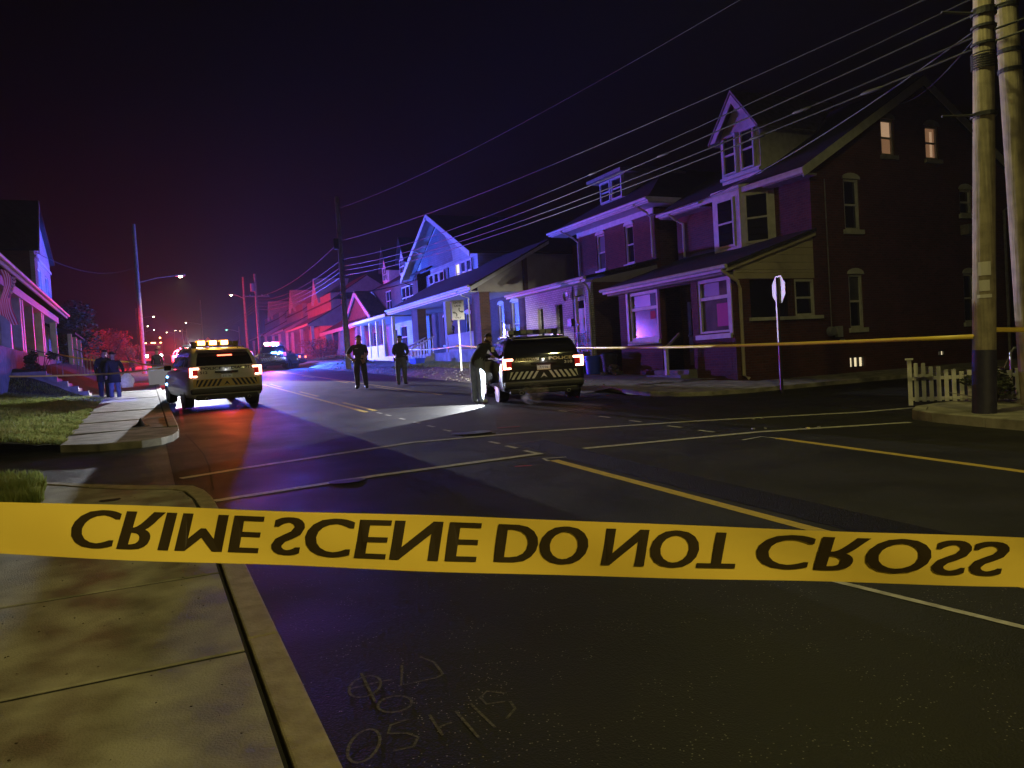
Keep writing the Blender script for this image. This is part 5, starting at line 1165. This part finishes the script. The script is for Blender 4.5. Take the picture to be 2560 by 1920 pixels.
def recycling_bin(label, x, y, a, b, hh, m, rz=0, rim=.02):
    t = thing('recycling_bin', label, 'bin', (x,y,G(y)+bank(x,y)), rz, 'bins set out for collection')
    q = .86
    outer = [(-a*q,-b*q,0),(a*q,-b*q,0),(a*q,b*q,0),(-a*q,b*q,0),(-a,-b,hh),(a,-b,hh),(a,b,hh),(-a,b,hh)]
    MB().add(outer, [(3,2,1,0),(0,1,5,4),(1,2,6,5),(2,3,7,6),(3,0,4,7)]).build('tub', m, t, world=False, bevel=.02)
    r_ = MB()
    for (x0,x1,y0,y1) in ((-a-rim,a+rim,-b-rim,-b+.01),(-a-rim,a+rim,b-.01,b+rim),(-a-rim,-a+.01,-b+.01,b-.01),(a-.01,a+rim,-b+.01,b-.01)): r_.box(x0,x1,y0,y1,hh-.03,hh+.012)
    r_.build('rim', m, t, world=False)
    return t
recycling_bin('bright green recycling tub at the black SUV\'s right rear', 14.35, 24.1, .22, .30, .42, 'green_plastic', R(10))
bb = thing('blue_barrel', 'tall blue plastic bin beside the green tub', 'bin', (14.45,23.35,G(23.35)+.13), group='bins set out for collection')
MB().lathe([(0,0),(.24,0),(.29,.60),(.31,.62),(.31,.66),(.28,.66),(.25,.1),(0,.1)], k=22).build('tub', 'blue_plastic', bb, smooth=True, world=False)
MB().cbox((-.31,0,.52),(.05,.16,.04)).build('handle', 'blue_plastic', bb, world=False)
bk_ = thing('dark_bin', 'dark bin in shade beside the blue plastic bin', 'bin', (14.75,22.75,G(22.75)+.13), group='bins set out for collection')
MB().lathe([(0,0),(.24,0),(.29,.62),(.30,.70),(.2,.76),(0,.77)], k=20).build('tub', 'black', bk_, smooth=True, world=False); MB().lathe([(.3,.60),(.32,.60),(.32,.64),(.3,.64)], k=20).build('rim', 'black', bk_, world=False)
recycling_bin('low blue recycling tub by the white stair rail', 13.0, 38.6, .34, .25, .34, 'blue_plastic', R(20))
wb = thing('white_screen', 'white screen board standing in the gutter behind the tape', 'screen', (.62,38.6,G(38.6)), R(-8))
MB().box(-.55,.55,-.012,.012,.06,.92).build('panel', mat('white_board',(.72,.72,.73),.6), wb, world=False, bevel=.004)
for x in (-.4,.4): MB().box(x-.03,x+.03,-.2,.2,0,.05).build('foot', 'white_wood', wb, world=False)
rag = MB()
rag.grid(lambda u, v: (-.17+.16*math.cos(u*6.283)*(1-v)+.01*math.sin(9*u), 17.1+.13*math.sin(u*6.283)*(1-v), G(17.1)+.125+.16*v**2.2+.012*math.sin(u*19)*(1-v)), 14, 6)
tag(rag.build('crumpled_rag', 'black', None, smooth=True), 'small dark crumpled rag with a raised peak on the far sidewalk', 'rag')
for i, (x, y) in enumerate(((9.3,9.95),(9.45,9.9),(8.4,9.0),(8.85,8.5),(9.0,8.48),(9.2,8.45),(8.55,8.9))):
    tag(MB().cbox((x,y,G(y)+.014),(.05,.035,.02), i*.7).build('glass_fragment', 'lens_off' if i != 4 else 'amber' and 'gold'), 'tiny glass fragment glinting on the asphalt at the right', 'glass fragment', 'fragments on the asphalt')

# ------------------------------------------------------------------ left yard: lawn, steps, bank, railing
def lz(x, y):
    d = max(0, -1.42-x); t = min(1, d/2.6); s_ = t*t*(3-2*t)
    k = min(1, max(0, (y-28.6)/1.2))
    return G(y)+.10+(1-k)*min(.6, d*.15)+k*s_*1.15
mb = MB(); mb.grid(lambda u, v: (-1.415-11*u**1.4, 14.9+34*v, lz(-1.415-11*u**1.4, 14.9+34*v)+random.uniform(-.02,.02)*(u > 0)), 26, 90)
struct(mb.build('lawn_bank', 'grass_dark', smooth=True))
struct(MB().slab([(-12,-12),(-1.74,-12),(-1.74,10.7),(-3,11.6),(-12,11.6)], -.05, .09).build('lawn_near', 'grass_dark'))
stp = thing('entrance_steps', 'pale concrete steps with stepped side wall rising left from the sidewalk', 'steps', (-2.2,30,G(30)))
for k in range(6):
    x1 = -1.5-.30*k; MB().box(x1-.30 if k < 5 else -5.0, x1-.002, 29.75, 31.2, 1.0, 1.22+.185*k).build('step', 'concrete', stp)
    MB().box(x1-.30 if k < 5 else -5.0, x1-.001, 29.5, 29.74, 1.0, 1.30+.185*k).build('side_wall', 'concrete', stp)
rl = thing('iron_railing', 'dark iron stair railing behind the steps on the left bank', 'railing', (-2.2,33.2,G(33)+.9))
for k in range(7): MB().box(-2.35+k*.11,-2.325+k*.11,33.2,33.22,2.15-.02*k,3.1-.055*k).build('baluster', 'grey_wood', rl)
MB().tube([(-2.4,33.21,3.1),(-1.62,33.21,2.72),(-1.62,33.21,1.9)], .022, 8).build('top_rail', 'grey_wood', rl)
rl = thing('iron_railing', 'thin sloping railing in front of the left porch', 'railing', (-3.2,31.6,2.3))
MB().tube([(-3.7,31.6,3.1),(-2.7,31.6,2.75),(-2.7,31.6,2.1)], .02, 8).build('top_rail', 'grey_wood', rl)
for k in range(5): MB().box(-3.6+k*.18,-3.58+k*.18,31.59,31.61,2.15,3.05-.06*k).build('baluster', 'grey_wood', rl)
# grass blades
def blades(name, pts, label, hmin=.05, hmax=.11):
    mb = MB()
    for x, y, z in pts:
        a = random.uniform(0, 6.28); hh = random.uniform(hmin, hmax); w_ = random.uniform(.006,.012); lx, ly = random.uniform(-.05,.05), random.uniform(-.05,.05)
        ca, sa = math.cos(a)*w_, math.sin(a)*w_
        mb.v += [Vector((x-ca,y-sa,z-.01)), Vector((x+ca,y+sa,z-.01)), Vector((x+lx*.4+ca*.7,y+ly*.4+sa*.7,z+hh*.6)), Vector((x+lx,y+ly,z+hh))]
        o = len(mb.v)-4; mb.f += [[o,o+1,o+2],[o,o+2,o+3]]; mb.mi += [0,0]
    me = bpy.data.meshes.new(name); me.from_pydata([tuple(v) for v in mb.v], [], mb.f); me.materials.append(MT['grass']); o = bpy.data.objects.new(name, me); COL.objects.link(o)
    o['kind'] = 'stuff'; o['label'] = label; o['category'] = 'grass'; return o
pts = []
for _ in range(52000):
    x = -1.40-5.2*random.random()**1.3; y = random.uniform(15.0, 29.3); pts.append((x+.06*math.sin(y*5), y, lz(x,y)))
blades('lawn_grass', pts, 'short lit lawn grass left of the far sidewalk', .04, .10)
pts = []
for _ in range(9000):
    x = random.uniform(-2.4,-1.08)+.06*random.random(); y = random.uniform(8.95,10.9)
    if x > -1.08-.14*(y-9.2)/1.4+.05*math.sin(y*9): continue
    if y > 10.62-.75*(x+1.2): continue
    pts.append((x, y, G(y)+.12))
blades('grass_tuft', pts, 'thick grass edging the near sidewalk at the frame\'s left', .07, .17)
pts = [(random.uniform(12.4,14.9), random.uniform(30,41), 0) for _ in range(22000)]
blades('verge_grass', [(x,y,G(y)+bank(x,y)-.01) for x,y,_ in pts], 'lawn grass behind the lane sign below the open porch', .05, .13)

# ------------------------------------------------------------------ bushes and weeds
def leafball(mb, c, r, n, size, flat=1.):
    for _ in range(n):
        while True:
            p = Vector((random.uniform(-1,1),random.uniform(-1,1),random.uniform(-1,1)))
            if .35 < p.length < 1: break
        p = Vector(c)+Vector((p.x*r[0],p.y*r[1],p.z*r[2])); q = Matrix.Rotation(random.uniform(0,6.28),3,'Z')@Matrix.Rotation(random.uniform(0,3.14),3,'X'); s_ = size*random.uniform(.6,1.3)
        o = len(mb.v); mb.v += [p+q@Vector(k) for k in ((-s_,0,0),(0,-s_*.5,s_*.1),(s_,0,0),(0,s_*.5,s_*.1))]; mb.f.append([o,o+1,o+2,o+3]); mb.mi.append(0)
def bush(name, label, cat, loc, rad, clumps, n, size, m, stems=6, group=None):
    t = thing(name, label, cat, loc, 0, group); st_ = MB(); lf = MB()
    for k in range(stems):
        a = 6.28*k/stems+random.uniform(-.3,.3); e = (rad[0]*.7*math.cos(a), rad[1]*.7*math.sin(a), rad[2]*random.uniform(1.2,1.8))
        st_.tube([(0,0,-.1),(e[0]*.4,e[1]*.4,e[2]*.45),e], [.05*rad[2],.03*rad[2],.008], 6)
    for k in range(clumps):
        c = (random.uniform(-1,1)*rad[0]*.75, random.uniform(-1,1)*rad[1]*.75, rad[2]*random.uniform(.35,1.6))
        leafball(lf, c, (rad[0]*.36,rad[1]*.36,rad[2]*.32), n, size)
    st_.build('stems', 'bark', t, world=False); lf.build('foliage', m, t, world=False)
    return t
bush('red_lit_bush', 'loose leafy bush glowing red left of the lamp pole', 'bush', (-2.75,72,G(72)+.6), (2.3,1.5,1.75), 34, 150, .085, 'leaf_red_lit', 10)
bush('red_lit_bush', 'small bush at the foot of the left lamp pole', 'bush', (-.9,66,G(66)+.2), (.9,.8,1.1), 10, 120, .07, 'leaf_red_lit', 5)
bush('dark_tree', 'dark tree mass between the left porch and the red bush', 'tree', (-4.3,58,G(58)+.5), (1.9,1.9,2.6), 26, 170, .11, 'leaf_dark', 7)
bush('rounded_bush', 'broad leafy bush in front of the bungalow lit pink', 'bush', (14.6,71,G(71)), (1.7,2.0,1.25), 26, 140, .085, 'leaf_red_lit', 7)
bush('low_hedge', 'low pale green plants along the kerb below the pink bush', 'plant', (13.6,66,G(66)+.1), (2.2,1.8,.34), 22, 120, .07, 'leaf_pale', 5)
bush('weed_clump', 'pale weeds growing by the bins and stone foot', 'plant', (14.5,22.2,G(22.2)+.08), (.3,.4,.22), 8, 50, .06, 'leaf_pale', 5)
bush('weed_clump', 'dry weeds with pale leaning stalks right of the corner pole', 'plant', (12.75,8.0,G(8)+.14), (.45,.4,.32), 8, 70, .045, 'leaf_dark', 9)
bush('weed_clump', 'scrubby weeds at the edge of the verge beside the back-turned man', 'plant', (11.6,36,G(36)+.2), (.6,1.2,.16), 8, 60, .06, 'leaf_bush', 4)
bush('weed_clump', 'scrubby pile of dead leaves below the blue porch', 'plant', (12.6,50,G(50)+.25), (1.1,2.2,.22), 12, 80, .06, 'leaf_bush', 4)
bush('porch_shrub', 'small shrub before the left porch columns', 'plant', (-3.3,31.5,2.15), (.5,.9,.45), 9, 90, .06, 'leaf_dark', 5)
stk = thing('dead_stalks', 'fan of bare pale stalks behind the corner pole', 'plant', (12.9,8.1,G(8.1)+.14))
for a, b in ((-.5,.5),(-.3,.75),(.1,.7),(.35,.85),(.6,.35),(-.75,.2)): MB().tube([(0,0,0),(RV.x*a*.5,RV.y*a*.5,b*.55),(RV.x*a,RV.y*a,b)], [.014,.012,.006], 6).build('stalk', 'grey_wood', stk, world=False)
# rubble and leaf litter along the verge
mb = MB()
for _ in range(900):
    y = random.uniform(18.5,60); x = 10.55+abs(random.gauss(0,1))*.9
    if x > 14.6: continue
    s_ = random.uniform(.015,.06); mb.cbox((x,y,G(y)+bank(x,y)*min(1,(x-10.45)*1.3)+.01),(s_,s_*random.uniform(.5,1),s_*.5), random.uniform(0,3), random.uniform(-.3,.3))
o = stuff(mb.build('verge_litter', 'stone')); o['label'] = 'stones and leaf litter scattered on the verge'; o['category'] = 'litter'
mb = MB()
for _ in range(420):
    x = random.uniform(-1.65,.3); y = random.uniform(1.5,10) if random.random() < .6 else random.uniform(15,30); s_ = random.uniform(.002,.007)
    if y < 10 and y > 8.8-.9*max(0,.3-x)*0: continue
    mb.cbox((x,y,G(y)+.124),(s_*1.6,s_,s_*.5), random.uniform(0,3))
o = stuff(mb.build('sidewalk_litter', 'bark')); o['label'] = 'specks of leaf litter on the left sidewalk'; o['category'] = 'litter'

# ------------------------------------------------------------------ flag on the left porch
fl = thing('porch_flag', 'striped flag hanging from a slanted staff on the left porch', 'flag', (-4.0,29.3,4.6))
MB().tube([(-4.0,29.6,4.7),(-3.6,28.9,5.25)], .015, 6).build('staff', 'white_wood', fl)
fm = MB(); nu, nv = 26, 20
def fp(u, v):
    return (-3.75+.10*math.sin(v*5+u*2)+.05*u, 27.0+2.3*u+.05*math.sin(v*9), 5.35-.1*(1-u)-1.35*v*(1-.12*u)+.06*math.sin(u*7)-.42*u*v)
fm.v = [Vector(fp(i/nu,j/nv)) for j in range(nv+1) for i in range(nu+1)]
for j in range(nv):
    for i in range(nu):
        fm.f.append([j*(nu+1)+i, j*(nu+1)+i+1, (j+1)*(nu+1)+i+1, (j+1)*(nu+1)+i])
        canton = (i > nu*.55 and j < nv*.42); fm.mi.append(2 if canton else (0 if (i//2) % 2 == 0 else 1))
fm.build('cloth', ['flag_red','flag_white','flag_blue'], fl, smooth=True)
mb = MB()
for a in range(5):
    for b in range(5):
        p = Vector(fp(.60+.085*a,.04+.075*b)); mb.cbox(p+Vector((.02,0,0)),(.012,.07,.07))
mb.build('stars', 'flag_white', fl)

# ------------------------------------------------------------------ barrier tapes
def tape_path(name, pts, wd, label, tw=0., sag=0., nseg=14):
    mb = MB(); P_ = []
    for (a, b) in zip(pts, pts[1:]):
        a, b = Vector(a), Vector(b)
        P_ += [a.lerp(b, k/nseg)-Vector((0,0,sag*4*(k/nseg)*(1-k/nseg))) for k in range(nseg)]
    P_.append(Vector(pts[-1])); n = len(P_); vs = []
    for i, p in enumerate(P_):
        t = (P_[min(i+1,n-1)]-P_[max(i-1,0)]).normalized(); sd = t.cross(Vector((0,0,1))).normalized(); up = sd.cross(t)
        q = tw*math.sin(i*.35); d = up*math.cos(q)+sd*math.sin(q); vs += [p-d*wd/2, p+d*wd/2]
    mb.add(vs, [(2*i,2*i+2,2*i+3,2*i+1) for i in range(n-1)])
    o = mb.build(name, 'tape', None, smooth=True); md = o.modifiers.new('thickness', 'SOLIDIFY'); md.thickness = .0008
    return tag(o, label, 'barrier tape', 'yellow barrier tapes')
pt = Vector(PR.location)+Vector((lean[0]*1.3-.17*RV.x, lean[1]*1.3-.17*RV.y, 0))
tape_path('barrier_tape', [pt+Vector((0,0,1.16)), (12.3,22,G(22)+1.28-.12), (11.86,29.6,G(29.6)+1.32)], .065, 'long yellow tape from the corner pole past the corner house to the lane sign', .35, .06)
tape_path('barrier_tape', [(11.9,29.62,G(29.6)+1.32), (13.2,41.2,G(41)+1.15)], .07, 'short tape from the lane sign to the white stair rail', .3, .08)
tape_path('barrier_tape', [pt+Vector((.05,-.05,1.26)), (15.5,6.3,1.50)], .07, 'tape leaving the corner pole toward the right edge', .1, .02)
tape_path('barrier_tape', [pt+Vector((0,0,1.17)), pt+Vector((.12,-.10,1.19)), pt+Vector((.36,-.14,1.22))], .03, 'tape end wrapped round the corner pole', .3, .0, 5)
mv = Vector((.95,25.1,G(25.1)+1.18))
tape_path('barrier_tape', [mv, (-1.6,29.15,G(29)+.95), (-6.5,29.2,G(29)+1.22)], .055, 'yellow tape from the white SUV mirror leftward past the two people', .3, .05)
tape_path('barrier_tape', [mv+Vector((0,.05,.03)), (-.5,33.5,G(33.5)+1.28), (-3.2,36.0,G(36)+1.7)], .06, 'upper yellow tape from the white SUV mirror toward the left bank', .3, .1)
# the big tape across the foreground: printed face away from us and upside down, so the words read flipped
A = Vector((-.1965,1.253,1.414)); B_ = Vector((1.0735,.640,1.281)); M_ = Vector((.4385,.947,1.346))
DT = (B_-A)/2560.
def tp(px, v):
    """px: 0..2560 along the visible span, v: -1 lower edge .. 1 upper edge"""
    u = px/2560.; c = A.lerp(B_, u); sg_ = 4*u*(1-u); c = c+(M_-(A+B_)/2)*sg_
    hw = .0355+.0032*math.sin(min(1,max(0,u))*math.pi*.8)+.0005*math.sin(px*.006)
    nrm = Vector((-math.sin(CAM_YAW), -math.cos(CAM_YAW), 0))
    tilt = .25*math.cos(u*3.1)
    up = Vector((0,0,1))*math.cos(tilt)+nrm*math.sin(tilt)*-1
    return c+up*hw*v+nrm*.0025*math.sin(px*.009+v*1.5)
ft = MB(); ft.grid(lambda u, v: tp(-2600+7600*u, -1+2*v), 150, 6)
fto = ft.build('foreground_tape', 'tape', None, smooth=True); tag(fto, 'wide yellow crime scene tape with black mirrored lettering across the foreground', 'barrier tape')
nrm = Vector((-math.sin(CAM_YAW), -math.cos(CAM_YAW), 0))
for wd_, x0, x1, z0, z1 in (('CRIME',187,650,-.60,.80),('SCENE',688,1194,-.62,.80),('DO',1246,1466,-.60,.80),('NOT',1514,1840,-.58,.80),('CROSS',1896,2511,-.56,.80)):
    vs, fs = text_mesh(wd_, 1., 0.)
    bm = bmesh.new()
    for v in vs: bm.verts.new(v)
    bm.verts.ensure_lookup_table()
    for f in fs:
        try: bm.faces.new([bm.verts[i] for i in f])
        except ValueError: pass
    bmesh.ops.triangulate(bm, faces=bm.faces)
    bm.verts.index_update(); vs = [v.co.copy() for v in bm.verts]; fs = [tuple(v.index for v in f.verts) for f in bm.faces]; bm.free()
    a, b = min(v.x for v in vs), max(v.x for v in vs); c, d = min(v.y for v in vs), max(v.y for v in vs)
    out = []
    for v in vs:
        px = x0+(v.x-a)/(b-a)*(x1-x0); vv = z1-(v.y-c)/(d-c)*(z1-z0); px += 14*(vv-.1)
        out.append(tp(px, vv)+nrm*.0012)
    lm = MB()
    for q, dx in enumerate((0,-5,5,-2.5,2.5)):
        lm.add([p+DT*dx+nrm*.00004*q for p in out], fs)
    lm.build('lettering', 'tape_ink', fto, world=True)

# ------------------------------------------------------------------ lamps of the vehicles and added fill lights
BL, RD, WH = (.07,.10,1.), (1.,.03,.07), (.92,.96,1.)
gv = lambda x, y, z: (x, y, G(y)+z)
lamp('red_bar_light', 'SPOT', gv(8.2,57.6,2.2), POW['red'], RD, V3, .2, (14.5,74,5.5), 140, .5)
lamp('red_back_light', 'SPOT', gv(8.0,57.1,2.2), 2200, RD, V3, .2, (4,30,2), 70, .6)
lamp('blue_bar_light', 'POINT', gv(8.6,57.5,2.15), 11000, BL, V3, .2)
lamp('blue_rear_light', 'SPOT', gv(8.2,55.7,1.3), POW['blue'], (.045,.12,1.), V3, .12, gv(15.5,51,2.2), 112, .5)
lamp('spotlight_beam', 'SPOT', gv(2.3,45.4,1.98), POW['takedown'], WH, V4, .06, gv(4.6,10,.0), 42, .3)
lamp('red_strobe_light', 'SPOT', gv(2.0,41.7,1.25), 900, RD, V4, .12, (-5,35,3.4), 110, .5)
lamp('blue_narrow_strobe', 'SPOT', gv(2.2,41.7,1.2), 1500, BL, V4, .1, (-2.4,29.2,1.6), 17, .3)
lamp('red_bush_fill', 'SPOT', gv(2.0,47.4,1.3), 16000, RD, V4, .12, (-2.6,72,4.9), 30, .5)  # added red fill aimed at the bush; this SUV has no rear strobe
lamp('blue_upper_strobe', 'SPOT', gv(2.4,45.4,2.05), 15000, BL, V4, .1, (-4.9,51,8.2), 32, .3)
lamp('blue_strobe_light', 'SPOT', gv(3.0,41.7,1.25), 14000, BL, V4, .12, (15,30,4.5), 115, .4)
lamp('red_right_strobe', 'SPOT', gv(2.9,41.7,1.25), 3300, RD, V4, .12, (15,17,4), 62, .6)
for hx in (9.4,10.75): lamp('headlight_beam', 'SPOT', gv(hx,21.05-(hx-9.4)*.3,.80), 2600, (1.,.97,.80), V2, .06, gv(hx+3.4,29.5,-.5), 50, .5)
lamp('amber_glow', 'POINT', gv(1.85,23.0,2.5), 90, (1.,.5,.06), V1, .2)
lamp('headlight_pool', 'SPOT', gv(1.45,27.0,.75), 900, WH, V1, .1, gv(1.4,32,0), 70, .6)
lamp('red_far_light', 'POINT', gv(2.6,86,2.2), 16000, RD, V5, .3)
lamp('tail_glow', 'SPOT', gv(2.0,21.6,.95), 160, (1,.06,.03), V1, .2, gv(1.9,18.5,-.4), 110, .6)
lamp('fender_light', 'SPOT', gv(.42,25.9,.95), 700, BL, V1, .06, (-3.2,29.6,1.5), 62, .5)
lamp('tail_glow', 'POINT', gv(8.4,15.4,.95), .6, (1,.1,.05), V2, .2)
lamp('plate_light', 'POINT', gv(8.42,15.74,1.06), 1.0, WH, V2, .02)
lamp('plate_light', 'POINT', gv(1.96,21.86,1.07), .25, WH, V1, .02)
lamp('road_patch_light', 'SPOT', gv(7.50,16.66,.72), 2000, WH, V2, .02, gv(5.6,16.95,.0), 96, .06)  # unseen lamp added beside the SUV for the bright road patch, no fixture

# exhaust steam curling behind the black SUV
st_ = MB(); st_.grid(lambda u, v: (7.95+.42*math.cos(u*6.283)*math.sin(v*3.1416), 15.45+.22*math.sin(u*6.283)*math.sin(v*3.1416), G(15.45)+.28-.26*math.cos(v*3.1416)), 20, 10)
sm = bpy.data.materials.new('steam'); sm.use_nodes = True; n = sm.node_tree.nodes; n.remove(n['Principled BSDF'])
pv = n.new('ShaderNodeVolumePrincipled'); pv.inputs['Color'].default_value = (.9,.9,.9,1)
g_ = n.new('ShaderNodeNewGeometry'); no = n.new('ShaderNodeTexNoise'); no.inputs['Scale'].default_value = 5.; no.inputs['Detail'].default_value = 3
mr = n.new('ShaderNodeMapRange'); mr.inputs[1].default_value = .48; mr.inputs[2].default_value = .7; mr.inputs[3].default_value = 0; mr.inputs[4].default_value = 2.2
l_ = sm.node_tree.links; l_.new(g_.outputs['Position'], no.inputs['Vector']); l_.new(no.outputs[0], mr.inputs[0]); l_.new(mr.outputs[0], pv.inputs['Density']); l_.new(pv.outputs[0], n['Material Output'].inputs['Volume'])
so = st_.build('exhaust_steam', sm, None, smooth=True); stuff(so); so['label'] = 'wisp of exhaust steam under the black SUV bumper'; so['category'] = 'steam'
# ------------------------------------------------------------------ night haze
hz = MB(); hz.box(-60,70,-26,345,-3.5,27)
hm = bpy.data.materials.new('haze_air'); hm.use_nodes = True; n = hm.node_tree.nodes; n.remove(n['Principled BSDF'])
pv = n.new('ShaderNodeVolumePrincipled'); pv.inputs['Color'].default_value = (.9,.9,.92,1); pv.inputs['Density'].default_value = .00055; pv.inputs['Anisotropy'].default_value = 0.0
hm.node_tree.links.new(pv.outputs[0], n['Material Output'].inputs['Volume'])
ho = hz.build('haze', hm); stuff(ho); ho['label'] = 'thin night haze over the street'; ho['category'] = 'haze'
